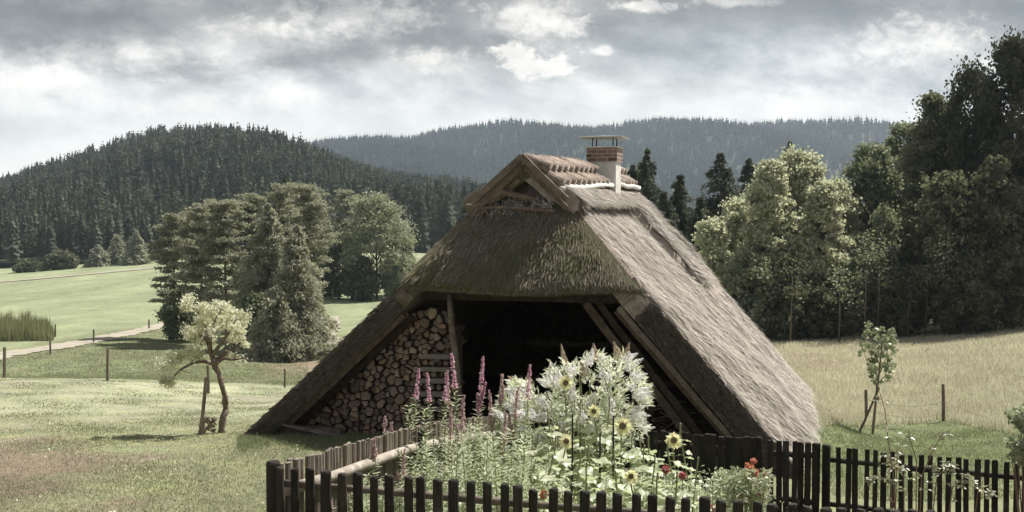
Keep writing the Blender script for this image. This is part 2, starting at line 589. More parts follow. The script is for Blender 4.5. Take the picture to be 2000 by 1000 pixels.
M_path = surf('track_dirt', (0.27, 0.25, 0.20), (0.43, 0.39, 0.33), 1.2, rough=0.95, bump=0.3)
ribbon('path', [(-260, 52, 2.4), (-80, 61, 2.4), (0, 67, 2.4), (95, 72.5, 2.3), (180, 80, 2.2), (240, 87, 2.0), (292, 95, 1.8), (330, 103, 1.6)], M_path)
ribbon('path', [(-200, 190, 4.5), (0, 212, 4.5), (150, 222, 4.5), (300, 236, 4.2), (420, 246, 4.0)], M_path, 0.12)
ribbon('path', [(655, 78, 1.2), (640, 86, 1.5), (638, 97, 2.0), (645, 106, 1.6), (655, 114, .9)], M_path, 0.1)

# ------------------------------------------------------------------ hills with their woods
def interp(tab, u):
    tab = np.array(tab, float)
    return np.interp(u, tab[:, 0], tab[:, 1])


SK1 = [(-500, 372), (-200, 345), (0, 325), (100, 302), (200, 283), (300, 257), (430, 245), (520, 250), (600, 270), (700, 300), (800, 322),
       (880, 332), (960, 352), (1100, 410), (1300, 470), (2600, 480)]
SK2 = [(0, 330), (400, 300), (620, 268), (700, 262), (800, 250), (870, 240), (1000, 236), (1150, 232), (1300, 228), (1500, 228), (1730, 235), (2000, 247), (2500, 275)]


def hill_z(x, y, sk, y0, yc, treeh, basez):
    u = 1000 + F * x / y
    vc = interp(sk, u)
    wob = 0
    zc = (430 - vc) / F * yc - treeh
    t = (y - y0) / (yc - y0)
    tt = np.clip(t, 0, 1)
    prof = np.where(t <= 1, np.sin(tt * math.pi / 2) ** 1.15, 1 - 0.5 * (t - 1) ** 2)
    z = basez + (zc - basez) * prof
    z = z + np.where(t < 1.0, tt * (1 - tt) * 4, 0) * (zc - basez) * 0.07 * np.sin(x * 0.021 + y * 0.007 + 1.0)
    return z


def build_hill(name, sk, y0, yc, y1, treeh, basez, umin, umax, n, mat):
    Ys = np.linspace(y0, y1, n); us = np.linspace(umin, umax, n)
    U_, YY = np.meshgrid(us, Ys)
    X = (U_ - 1000) / F * YY
    Z = hill_z(X, YY, sk, y0, yc, treeh, basez)
    V = np.stack([X, YY, Z], -1).reshape(-1, 3)
    i = np.arange(n - 1)[:, None] * n + np.arange(n - 1)[None]
    Fq = np.stack([i, i + 1, i + n + 1, i + n], -1).reshape(-1, 4)
    o = np_mesh(name, V, Fq, mat, None, True)
    tagit(o, kind='structure')


M_floor = surf('forest_floor', (0.030, 0.036, 0.024), (0.055, 0.06, 0.035), 0.2, bump=0)
build_hill('hillside', SK1, 275, 760, 900, 24, -11, -450, 1500, 90, M_floor)
build_hill('hill', SK2, 1150, 2100, 2500, 34, -30, 150, 2500, 90, M_floor)


def conifer_proto(rng, nb, levels, droop=0.25, slim=0.17):
    """unit-height spruce as triangles: skirts of ragged branch triangles"""
    T = []
    for lv in range(levels):
        f = lv / (levels - 1)
        z = 0.10 + 0.84 * f
        r = slim * (1 - f) ** 0.85 + 0.012
        k = max(3, int(nb * (1 - 0.6 * f)))
        a0 = rng.uniform(0, 6.28)
        for b in range(k):
            a = a0 + 6.283 * b / k + rng.uniform(-.25, .25)
            rr = r * rng.uniform(0.7, 1.2)
            w = 3.1 / k * rr * rng.uniform(.7, 1.2)
            tip = np.array([math.cos(a) * rr, math.sin(a) * rr, z - droop * rr - rng.uniform(0, .02)])
            base = np.array([0, 0, z + 0.84 / levels * 1.3])
            side = np.array([-math.sin(a), math.cos(a), 0]) * w
            mid = base * .45 + tip * .55
            T.append([base, mid + side, tip]); T.append([base, tip, mid - side])
    T.append([[-0.012, 0, 0.9], [0.012, 0, .9], [0, 0, 1.03]])
    T.append([[0, -0.012, 0.9], [0, 0.012, .9], [0, 0, 1.03]])
    return np.array(T)


def round_proto(rng, n, slim=0.26):
    d = unit(rng.normal(size=(n, 3)))
    rr = rng.uniform(.7, 1.0, (n, 1))
    C = d * rr * np.array([slim, slim, 0.40]) * (1 + .25 * np.sin(d[:, :1] * 7 + d[:, 2:] * 9)) + np.array([0, 0, 0.58])
    a = unit(rng.normal(size=(n, 3))); b = unit(np.cross(a, d + .01))
    s = rng.uniform(.022, .045, (n, 1))
    return np.stack([C - a * s, C + a * s * .6 + b * s, C + a * s - b * s * .7], 1)


def forest(name, sk, y0, yc, y1, treeh, basez, umin, umax, count, protos, hr, mat, rng, ymax_t=1.12):
    out = []
    Y = y0 + (yc * ymax_t - y0) * rng.uniform(0, 1, count) ** 0.9
    u = rng.uniform(umin, umax, count)
    X = (u - 1000) / F * Y
    Z = hill_z(X, Y, sk, y0, yc, treeh, basez)
    keep = np.ones(count, bool)
    idx = rng.integers(0, len(protos), count)
    # broadleaf patches near the foot
    hts = rng.uniform(hr[0], hr[1], count) * (1 + 0.22 * np.sin(X * .03 + 2) * np.cos(Y * .02)) * np.where(rng.uniform(0, 1, count) < .15, .65, 1.0)
    Vs = []
    for k, (pr, wsc) in enumerate(protos):
        s = np.where(idx == k)[0]
        if not len(s): continue
        an = rng.uniform(0, 6.28, len(s)); ca, sa = np.cos(an), np.sin(an)
        h = hts[s]; w = h * rng.uniform(.85, 1.25, len(s)) * wsc
        p = pr.reshape(-1, 3)
        x = (p[None, :, 0] * ca[:, None] - p[None, :, 1] * sa[:, None]) * w[:, None] + X[s][:, None]
        y = (p[None, :, 0] * sa[:, None] + p[None, :, 1] * ca[:, None]) * w[:, None] + Y[s][:, None]
        z = p[None, :, 2] * h[:, None] + Z[s][:, None]
        Vs.append(np.stack([x, y, z], -1).reshape(-1, 3))
    V = np.concatenate(Vs)
    o = np_mesh(name, V, np.arange(len(V)).reshape(-1, 3), mat)
    return o


rg = np.random.default_rng(5)
M_for = leaf('forest_needles', [(0.040, 0.052, 0.041), (0.055, 0.068, 0.050), (0.076, 0.090, 0.064), (0.062, 0.075, 0.057)], 0.18, 0.0, 0.85, (0.14, 0.142, 0.10), 0.07)
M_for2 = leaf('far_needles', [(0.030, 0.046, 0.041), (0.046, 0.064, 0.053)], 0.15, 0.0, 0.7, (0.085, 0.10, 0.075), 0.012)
pro1 = [(conifer_proto(rg, 8, 13, slim=rg.uniform(.14, .19)), 1.0) for _ in range(9)] + [(round_proto(rg, 240, s_), 0.9) for s_ in (.13, .16, .19)]
pro0 = [(conifer_proto(rg, 9, 14), 1.0) for _ in range(4)] + [(round_proto(rg, 200, .2), 1.0)]
pro2 = [(conifer_proto(rg, 4, 5, slim=.19), 1.0) for _ in range(4)]
o = forest('forest', SK1, 275, 760, 900, 24, -11, -330, 1180, 10500, pro1, (10.5, 17), M_for, rg)
tagit(o, 'dark spruce forest covering the rounded hill behind the left field', 'forest', kind='stuff')
o = forest('forest', SK2, 1150, 2100, 2500, 34, -30, 480, 2250, 17000, pro2, (14, 21), M_for2, rg, 1.06)
tagit(o, 'hazy blue-green forest on the long far ridge behind the barn', 'forest', kind='stuff')
# ------------------------------------------------------------------ thatched barn
random.seed(3)
TH = math.radians(16)
BL = P(475, 850, 17.5)
barn = empty('thatched_barn', BL, -TH)
tagit(barn, 'open fronted barn with a steep mossy thatched roof and white chimney', 'barn')
D = 8.0


def bw(p, s, h):
    """barn-local point to world"""
    return Vector((BL.x + p * math.cos(TH) + s * math.sin(TH), BL.y - p * math.sin(TH) + s * math.cos(TH), BL.z + h))


LP = [(0.0, 0.0), (1.3, 1.16), (2.60, 2.36), (3.74, 3.82), (4.60, 4.36)]      # left slope, foot to ridge
RP = [(8.80, 0.0), (7.76, 1.2), (6.72, 2.36), (5.29, 3.82), (4.60, 4.36)]     # right slope
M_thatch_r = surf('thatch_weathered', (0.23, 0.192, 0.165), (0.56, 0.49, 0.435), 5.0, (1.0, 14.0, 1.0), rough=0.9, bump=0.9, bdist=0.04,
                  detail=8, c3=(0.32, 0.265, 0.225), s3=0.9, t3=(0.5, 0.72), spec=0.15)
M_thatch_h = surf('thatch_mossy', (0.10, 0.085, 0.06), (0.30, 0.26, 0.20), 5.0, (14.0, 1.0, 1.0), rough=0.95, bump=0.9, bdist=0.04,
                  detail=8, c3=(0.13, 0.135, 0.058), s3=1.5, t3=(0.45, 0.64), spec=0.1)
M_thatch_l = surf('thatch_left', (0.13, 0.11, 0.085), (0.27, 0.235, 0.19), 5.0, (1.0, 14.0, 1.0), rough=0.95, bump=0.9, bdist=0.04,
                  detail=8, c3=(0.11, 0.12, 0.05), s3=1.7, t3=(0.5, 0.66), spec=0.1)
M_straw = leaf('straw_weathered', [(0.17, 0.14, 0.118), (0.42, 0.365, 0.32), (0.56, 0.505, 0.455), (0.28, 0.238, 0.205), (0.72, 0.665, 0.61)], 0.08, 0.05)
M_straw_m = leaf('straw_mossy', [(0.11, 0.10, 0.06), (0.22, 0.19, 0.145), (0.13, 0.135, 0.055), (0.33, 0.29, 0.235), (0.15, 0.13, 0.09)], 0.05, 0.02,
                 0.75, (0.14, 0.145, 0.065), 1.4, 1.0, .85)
M_straw_v = leaf('straw_verge', [(0.07, 0.058, 0.045), (0.115, 0.096, 0.076), (0.17, 0.145, 0.118), (0.09, 0.075, 0.06)], 0.05, 0.0)


def prof_pts(prof, n, top=None):
    """n+1 points along a profile from the foot up to height top"""
    pr = np.array(prof)
    if top is not None:
        pt = np.interp(top, pr[:, 1], pr[:, 0])
        pr = np.vstack([pr[pr[:, 1] < top - 1e-6], [pt, top]])
    L = np.concatenate([[0], np.cumsum(np.linalg.norm(np.diff(pr, axis=0), axis=1))])
    t = np.linspace(0, L[-1], n + 1)
    return np.stack([np.interp(t, L, pr[:, 0]), np.interp(t, L, pr[:, 1])], -1)


def bulge(s, h, side):
    k = max(0.0, 1 - h / 2.6)
    if side > 0:
        q = min(1, max(0, s / 2.2)); q = q * q * (3 - 2 * q)
        e_ = min(1, max(0, (8.2 - s) / 4.5))
        return 0.20 * q * e_ * k
    return -0.12 * k * min(1, s / 2)


def thn(x, s, h):
    return 0.055 * mnoise.noise(Vector((x * .9, s * .9, h * .9))) + 0.03 * mnoise.noise(Vector((x * 3.1, s * 3.1, h * 3.1))) \
        + 0.018 * mnoise.noise(Vector((x * 9, s * 12, h * 9)))


HIPTOP_H, HIPTOP_S, EAVE_H = 3.82, 0.95, 2.52


def slope_slab(side, name, mat):
    prof = RP if side > 0 else LP
    T = 0.40 if side > 0 else 0.34
    vs, fs = [], []
    sts = [0.0, 0.03, 0.08, 0.15] + list(np.arange(0.25, 0.95, 0.1)) + [0.949] + list(np.arange(0.96, 7.9, 0.11)) + [7.93, 7.98]
    n = 46
    nin = 8
    loops = []
    for s in sts:
        top = None
        if s < 0.95:
            top = EAVE_H + (HIPTOP_H - EAVE_H) * (s / 0.95)
        else:
            top = 4.36 + 0.24 * (s / D)
        pr = np.array(prof, float)
        if s >= 0.95:
            pr[-1, 1] = top
        o = prof_pts(pr, n, top if s < .95 else None)
        loop = []
        inset = 0.0
        if s < 0.15: inset = 0.09 * (1 - s / 0.15) ** 2
        if s > 7.85: inset = 0.09 * ((s - 7.85) / 0.13) ** 2
        nr = []
        for i in range(n + 1):
            a = o[max(i - 1, 0)]; b = o[min(i + 1, n)]
            d = (b - a) / np.linalg.norm(b - a)
            nn = np.array([d[1], -d[0]]) if side < 0 else np.array([d[1], -d[0]])
            if (side > 0 and nn[0] < 0) or (side < 0 and nn[0] > 0): nn = -nn
            nr.append(nn)
        for i in range(n + 1):
            p_, h_ = o[i]
            dd = thn(p_, s, h_) - inset
            dist = i / n * 5
            if dist < 0.2: dd -= 0.10 * (1 - dist / 0.2) ** 2
            # soft sag of the surface
            p2 = p_ + nr[i][0] * dd + bulge(s, h_, side)
            loop.append((p2, s + 0.03 * thn(s, h_, p_), h_ + nr[i][1] * dd))
        # inner side, ridge to foot
        for k in range(nin + 1):
            i = int(round(n * (1 - k / nin)))
            p_, h_ = o[i]
            q = T if k < nin else T * 0.92
            hh = h_ - (-nr[i][1] * -1) * q
            loop.append((p_ - nr[i][0] * q + bulge(s, h_, side), s, h_ - nr[i][1] * q + (0.06 if k == nin else 0)))
        loops.append(loop)
    m_ = len(loops[0])
    for lp in loops: vs += lp
    for a in range(len(loops) - 1):
        for i in range(m_):
            j = (i + 1) % m_
            fs.append((a * m_ + i, a * m_ + j, (a + 1) * m_ + j, (a + 1) * m_ + i))
    mb = MB(); mb.add(vs, fs)
    # verge faces: rows between outer and inner line, a bit ragged
    for a, sgn in ((0, -1), (len(loops) - 1, 1)):
        lp = loops[a]
        rows = []
        for r in range(6):
            f = r / 5
            row = []
            for i in range(n + 1):
                po = Vector(lp[i])
                fi = (1 - i / n) * nin
                k0 = n + 1 + min(nin, int(nin - fi)); k1 = n + 1 + min(nin, int(nin - fi) + 1)
                w = (nin - fi) - int(nin - fi)
                pi = Vector(lp[k0]).lerp(Vector(lp[k1]), w)
                # inner loop runs ridge->foot: index by fraction from ridge
                kk = (1 - i / n) * nin
                b0 = n + 1 + int(math.floor(kk)); b1 = min(n + 1 + nin, b0 + 1)
                pi = Vector(lp[b0]).lerp(Vector(lp[b1]), kk - math.floor(kk))
                c_ = po.lerp(pi, f)
                bl = math.sin(f * math.pi)
                c_.y += sgn * (0.05 * bl + 0.10 * bl * mnoise.noise(c_ * 4.0) + 0.05 * bl * mnoise.noise(c_ * 13.0))
                row.append(c_)
            rows.append(row)
        vv = [q for row in rows for q in row]; ff = []
        for r in range(5):
            for i in range(n):
                b = r * (n + 1) + i
                ff.append((b, b + 1, b + n + 2, b + n + 1))
        mb.add(vv, ff)
    return mb


def strands(C, dirs, nrm, rng, L=(0.12, 0.32), w=0.011, lift=0.10):
    """straws lying on the surface, lower end lifted"""
    n = len(C)
    ln = rng.uniform(L[0], L[1], (n, 1)); ww = rng.uniform(.5, 1.3, (n, 1)) * w
    d = unit(dirs + rng.normal(size=(n, 3)) * 0.17 + nrm * rng.uniform(-.02, lift, (n, 1)))
    b = unit(np.cross(nrm, d)) * ww
    st = C + nrm * rng.uniform(-.005, 0.012, (n, 1))
    en = st + d * ln
    V = np.stack([st - b, st + b, en + b * .6, en - b * .6], 1).reshape(-1, 3)
    return V, np.arange(4 * n).reshape(n, 4)


def merge_np(parts):
    Vs, Fs, mis, off = [], [], [], 0
    for V, Fq, m_ in parts:
        Vs.append(V); Fs.append(Fq + off); mis.append(np.full(len(Fq), m_)); off += len(V)
    return np.concatenate(Vs), np.concatenate(Fs), np.concatenate(mis)


def mb_np(mb):
    V = np.array(mb.v, float)
    Fq = np.array([f if len(f) == 4 else (f[0], f[1], f[2], f[2]) for f in mb.f])
    return V, Fq


rs = np.random.default_rng(11)


def slope_samples(side, n):
    prof = np.array(RP if side > 0 else LP, float)
    s = rs.uniform(0.0, 8.0, n)
    h = rs.uniform(0.0, 4.3, n)
    top = np.where(s < .95, EAVE_H + (HIPTOP_H - EAVE_H) * s / .95, 4.3)
    k = h < top
    s, h = s[k], h[k]
    p_ = np.interp(h, prof[:, 1], prof[:, 0])
    hp = np.interp(h + .05, prof[:, 1], prof[:, 0])
    sl = (hp - p_) / 0.05
    dirs = unit(np.stack([-sl, 0 * sl, -np.ones_like(sl)], -1))
    nr = unit(np.stack([np.sign(side) * np.ones_like(sl), 0 * sl, np.abs(sl)], -1))
    C = []
    for a, b, c_, q in zip(p_, s, h, nr):
        dd = thn(a, b, c_)
        if b < 0.15: dd -= 0.09 * (1 - b / .15) ** 2
        C.append((a + q[0] * dd + bulge(b, c_, side), b, c_ + q[2] * dd))
    return np.array(C), dirs, nr


def verge_samples(side, n):
    """straw ends on the front verge"""
    prof = np.array(RP if side > 0 else LP, float)
    h = rs.uniform(0.0, 2.36, n)
    p_ = np.interp(h, prof[:, 1], prof[:, 0])
    q = unit(np.array([[np.sign(side) * 1.0, 0, 0.95]]))
    t = rs.uniform(0.02, 0.38 if side > 0 else .31, (n, 1))
    C = np.stack([p_, np.full(n, -0.04), h], -1) - q * t
    C[:, 1] -= rs.uniform(0, .05, n)
    sl = np.array([[np.sign(side) * 0.7, -0.25, -0.7]])
    return C, np.repeat(sl, n, 0), np.repeat(np.array([[0, -1.0, 0]]), n, 0)


# right slope
mbR = slope_slab(1, 'thatch', None)
VR, FR = mb_np(mbR)
C_, D_, N_ = slope_samples(1, 70000)
S1 = strands(C_, D_, N_, rs, (.07, .20), .0075, .045)
C_, D_, N_ = verge_samples(1, 5000)
S2 = strands(C_, D_, N_, rs, (0.04, 0.13), 0.01, 0.5)
V, Fq, mi = merge_np([(VR, FR, 0), (*S1, 1), (*S2, 2)])
# end wisps along foot of the slope
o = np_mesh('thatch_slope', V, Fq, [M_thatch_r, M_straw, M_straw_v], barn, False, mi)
tagit(o, 'sunlit grey-brown right slope of the thatch')
mbL = slope_slab(-1, 'thatch', None)
VL, FL = mb_np(mbL)
C_, D_, N_ = slope_samples(-1, 14000)
S1 = strands(C_, D_, N_, rs)
C_, D_, N_ = verge_samples(-1, 8000)
S2 = strands(C_, D_, N_, rs, (0.04, 0.14), 0.01, 0.5)
V, Fq, mi = merge_np([(VL, FL, 0), (*S1, 1), (*S2, 2)])
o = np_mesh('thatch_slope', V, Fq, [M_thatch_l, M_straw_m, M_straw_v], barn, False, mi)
tagit(o, 'shaded left slope of the thatch')


# front half hip
def hip_outer(f, g_):
    """f 0..1 across, g_ 0..1 up"""
    hl = EAVE_H + (HIPTOP_H - EAVE_H) * g_
    pl = np.interp(hl, [q[1] for q in LP], [q[0] for q in LP]); pr = np.interp(hl, [q[1] for q in RP], [q[0] for q in RP])
    p_ = pl + (pr - pl) * f
    s = -0.06 + (HIPTOP_S + .06) * g_ - 0.09 * math.sin(f * math.pi) * (1 - g_ * .4) - 0.05
    h = hl - 0.055 * math.sin(f * math.pi) * (1 - g_)
    ed = min(f, 1 - f) * (pr - pl)
    rd = 0.0
    if ed < 0.25: rd = 0.10 * (1 - ed / 0.25) ** 2
    if g_ < 0.12: rd += 0.06 * (1 - g_ / 0.12) ** 2
    dd = thn(p_, s, h) - rd + 0.02
    return Vector((p_, s - dd * 0.82, h + dd * 0.57))


mb = MB()
nu, nv = 60, 28
vs, fs = [], []
for j in range(nv + 1):
    for i in range(nu + 1):
        vs.append(hip_outer(i / nu, j / nv))
for j in range(nv + 1):
    for i in range(nu + 1):
        q = hip_outer(i / nu, j / nv)
        vs.append(q + Vector((0, 0.40, 0.02 if j == 0 else -0.16)))
K = (nu + 1) * (nv + 1)
for j in range(nv):
    for i in range(nu):
        b = j * (nu + 1) + i
        fs.append((b, b + 1, b + nu + 2, b + nu + 1))
        fs.append((K + b, K + b + nu + 1, K + b + nu + 2, K + b + 1))
for i in range(nu):
    fs.append((i, K + i, K + i + 1, i + 1))
mb.add(vs, fs)
VH, FH = mb_np(mb)
n = 60000
ff, gg = rs.uniform(0.0, 1, n), rs.uniform(0.10, 1, n)
Ch = np.array([hip_outer(a, b) for a, b in zip(ff, gg)])
nd = unit(np.array([[0, -0.82, 0.57]])); dn = unit(np.stack([(ff - .5) * .55, np.full(n, -0.57), np.full(n, -0.82)], -1))
S1 = strands(Ch, dn, np.repeat(nd, n, 0), rs, (0.08, 0.24), 0.0065, 0.13)
# ragged fringe under the eave
n = 5000
ff = rs.uniform(0, 1, n)
Ce = np.array([hip_outer(a, 0.0) for a in ff]) + np.stack([np.zeros(n), rs.uniform(0, .3, n), rs.uniform(-.01, .03, n)], -1)
S2 = strands(Ce, np.repeat(np.array([[0, -0.3, -1.0]]), n, 0), np.repeat(np.array([[0, -1.0, 0]]), n, 0), rs, (0.02, 0.06), 0.01, .2)
V, Fq, mi = merge_np([(VH, FH, 0), (*S1, 1), (*S2, 1)])
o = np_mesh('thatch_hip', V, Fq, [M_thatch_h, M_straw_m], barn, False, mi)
tagit(o, 'mossy green front hip of the thatch above the opening')

# thatch cap along the ridge, both sides, with a scalloped lower edge
for side in (-1, 1):
    vs, fs = [], []
    ss = np.arange(0.72, 8.06, 0.07)
    nn_ = 12
    prof = np.array(RP if side > 0 else LP, float)
    for s in ss:
        low_h = 3.70 + 0.05 * math.sin(s * 5.2) + 0.05 * mnoise.noise(Vector((s * 2, 0, side)))
        if side > 0: low_h += 0.10 * min(1, s / 4)
        tp = 0
        for k in range(nn_ + 1):
            h = low_h + (4.36 - low_h) * k / nn_
            p_ = np.interp(h, prof[:, 1], prof[:, 0])
            hh = h + (0.24 * s / D) * (k / nn_)
            t = 0.13 if k > 0 else -0.02
            if k == 1: t = 0.12
            if k > 4: t = 0.08
            d_ = t + 0.4 * thn(p_, s, h)
            vs.append((p_ + side * d_ * .72, s, hh + d_ * .69))
        p_ = np.interp(low_h + .1, prof[:, 1], prof[:, 0])
    m_ = nn_ + 1
    for a in range(len(ss) - 1):
        for k in range(nn_):
            b = a * m_ + k
            fs.append((b, b + 1, b + m_ + 1, b + m_))
    # closing ends
    mb = MB(); mb.add(vs, fs)
    for a in (0, len(ss) - 1):
        row = vs[a * m_:(a + 1) * m_]
        low = [(q[0] - side * 0.2, q[1], q[2] - 0.2) for q in row]
        mb.add(row + low, [(k, k + 1, m_ + k + 1, m_ + k) for k in range(nn_)])
    Vc, Fc = mb_np(mb)
    n = 7000 if side > 0 else 2500
    si = rs.uniform(.75, 8, n); hh = rs.uniform(3.72, 4.0, n)
    pp = np.interp(hh, prof[:, 1], prof[:, 0])
    Cc = np.stack([pp + side * .10, si, hh + .10 + .04 * si / D], -1)
    S1 = strands(Cc, np.repeat([[side * .72, 0, -.7]], n, 0), np.repeat([[side * .7, 0, .72]], n, 0), rs, (.08, .2), .010, .1)
    n = 2600
    si = rs.uniform(.75, 8, n)
    hh = 3.72 + 0.05 * np.sin(si * 5.2) + (0.10 * np.minimum(1, si / 4) if side > 0 else 0)
    pp = np.interp(hh, prof[:, 1], prof[:, 0])
    Cc = np.stack([pp + side * rs.uniform(.0, .09, n), si, hh + rs.uniform(0, .09, n)], -1)
    S2 = strands(Cc, np.repeat([[side * .72, 0, -.7]], n, 0), np.repeat([[side * .7, 0, .72]], n, 0), rs, (.05, .12), .010, .2)
    V, Fq, mi = merge_np([(Vc, Fc, 0), (*S1, 1), (*S2, 1)])
    np_mesh('ridge_thatch', V, Fq, [M_thatch_r if side > 0 else M_thatch_l, M_straw], barn, False, mi)

# proud newer layer of thatch behind the chimney (its edge makes the dark seam)
vs, fs = [], []
ss = np.arange(5.42, 7.98, 0.08); hs = np.arange(1.95, 3.82, 0.08)
prof = np.array(RP, float)
for s in ss:
    for h in hs:
        p_ = np.interp(h, prof[:, 1], prof[:, 0])
        e_ = min(1, (s - 5.42) / 0.08) * min(1, (h - 1.95) / 1.0)
        d_ = thn(p_, s, h) + 0.13 * e_ - 0.03 * (1 - min(1, (s - 5.42) / 0.08)) + 0.004
        dj = 0.05 * mnoise.noise(Vector((0, 2, h * 2.0)))
        vs.append((p_ + d_ * .72 + bulge(s, h, 1), s + dj, h + d_ * .69))
m_ = len(hs)
for a in range(len(ss) - 1):
    for k in range(m_ - 1):
        b = a * m_ + k
        fs.append((b, b + 1, b + m_ + 1, b + m_))
mb = MB(); mb.add(vs, fs)
Vc, Fc = mb_np(mb)
n = 9000
si, hh = rs.uniform(5.5, 7.95, n), rs.uniform(2.3, 3.8, n)
pp = np.interp(hh, prof[:, 1], prof[:, 0])
dd = np.array([thn(a, b, c_) for a, b, c_ in zip(pp, si, hh)]) + .13 * np.minimum(1, (hh - 1.95) / 1.0)
bb = np.array([bulge(a, b, 1) for a, b in zip(si, hh)])
S1 = strands(np.stack([pp + dd * .72 + bb, si, hh + dd * .69], -1), np.repeat([[.7, 0, -.72]], n, 0), np.repeat([[.7, 0, .72]], n, 0), rs)
V, Fq, mi = merge_np([(Vc, Fc, 0), (*S1, 1)])
np_mesh('thatch_patch', V, Fq, [M_thatch_r, M_straw], barn, False, mi)

# ---- timber
M_grey = surf('grey_timber', (0.12, 0.10, 0.08), (0.28, 0.24, 0.20), 6.0, (1, 1, 1), bump=0.6, c3=(0.10, 0.08, 0.065), s3=5, t3=(.55, .7), obj_var=0.2)
M_gab = surf('gable_board', (0.10, 0.078, 0.06), (0.25, 0.20, 0.158), 7.0, (1, 1, 1), bump=0.6, c3=(0.12, 0.09, 0.07), s3=6, t3=(.5, .7))
M_midt = surf('brown_timber', (0.07, 0.052, 0.038), (0.17, 0.135, 0.105), 8.0, bump=0.5)
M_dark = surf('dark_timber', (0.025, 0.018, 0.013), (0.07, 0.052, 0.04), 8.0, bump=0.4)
M_log = surf('ridge_wood', (0.19, 0.15, 0.125), (0.42, 0.345, 0.295), 9.0, (1, 1, 1), bump=0.8, bdist=.03, c3=(0.15, 0.11, 0.09), s3=4, t3=(.52, .7), obj_var=0.22)
M_birch = surf('peeled_pole', (0.55, 0.53, 0.50), (0.80, 0.78, 0.75), 9.0, bump=0.3)
M_plaster = surf('lime_plaster', (0.55, 0.53, 0.50), (0.80, 0.785, 0.76), 5.0, bump=0.5, c3=(0.42, 0.39, 0.35), s3=4, t3=(.56, .75))


def gable_pt(f, side, up=0.0, out=0.0):
    p0 = (4.60, 4.40); p1 = (5.28, 3.74) if side > 0 else (3.80, 3.70)
    return (p0[0] + (p1[0] - p0[0]) * f, out, p0[1] + (p1[1] - p0[1]) * f + up)


# gable rafters (two stacked boards each side), projecting over the hip
for side in (-1, 1):
    mb = MB()
    a, b = Vector(gable_pt(-0.02, side, 0.10, 0.50)), Vector(gable_pt(1.04, side, 0.12, 0.50))
    mb.beam(a, b, 0.08, 0.10, up=(0, 0, 1), jit=.008)
    mb.build('gable_rafter', M_gab, barn)
    mb = MB()
    a, b = Vector(gable_pt(0.06, side, -0.04, 0.60)), Vector(gable_pt(1.0, side, -0.03, 0.60))
    mb.beam(a, b, 0.05, 0.07, up=(0, 0, 1), jit=.006)
    if side < 0:
        mb.beam(Vector(gable_pt(0.12, side, -0.16, .70)), Vector(gable_pt(.95, side, -0.13, .70)), 0.05, 0.07, jit=.006)
    mb.build('gable_board', M_gab, barn)
mb = MB()
mb.add([(3.7, .98, 3.5), (5.25, .98, 3.5), (4.6, .98, 4.28)], [(0, 1, 2)])
for i in range(9):
    mb.box((3.88 + i * 0.165, 1.03, 3.8), (0.15, 0.03, 0.80 - abs(i - 4.2) * .16))
mb.build('gable_planks', M_dark, barn)
mb = MB()
mb.tube([(3.75, .62, 3.70), (4.3, .57, 3.72), (5.1, .60, 3.66)], .035, 7, jit=.1)
mb.tube([(3.9, .66, 3.80), (4.25, .58, 3.95), (4.75, .66, 3.86)], .05, 7, jit=.15)
mb.tube([(3.75, .70, 3.78), (4.1, .62, 3.82), (4.4, .66, 4.0)], .04, 7, jit=.15)
mb.build('gable_pole', M_gab, barn)
n = 1500
Cg = np.stack([rs.uniform(3.75, 5.05, n), rs.uniform(.62, .95, n), 3.62 + rs.uniform(0, .30, n) * rs.uniform(0.3, 1, n)], -1)
V, Fq = strands(Cg, np.repeat([[.2, -.4, -.8]], n, 0) + rs.normal(size=(n, 3)) * .6, np.repeat([[0, -1., .3]], n, 0), rs, (.06, .18), .005, .1)
np_mesh('loose_straw', V, Fq, [M_straw], barn)

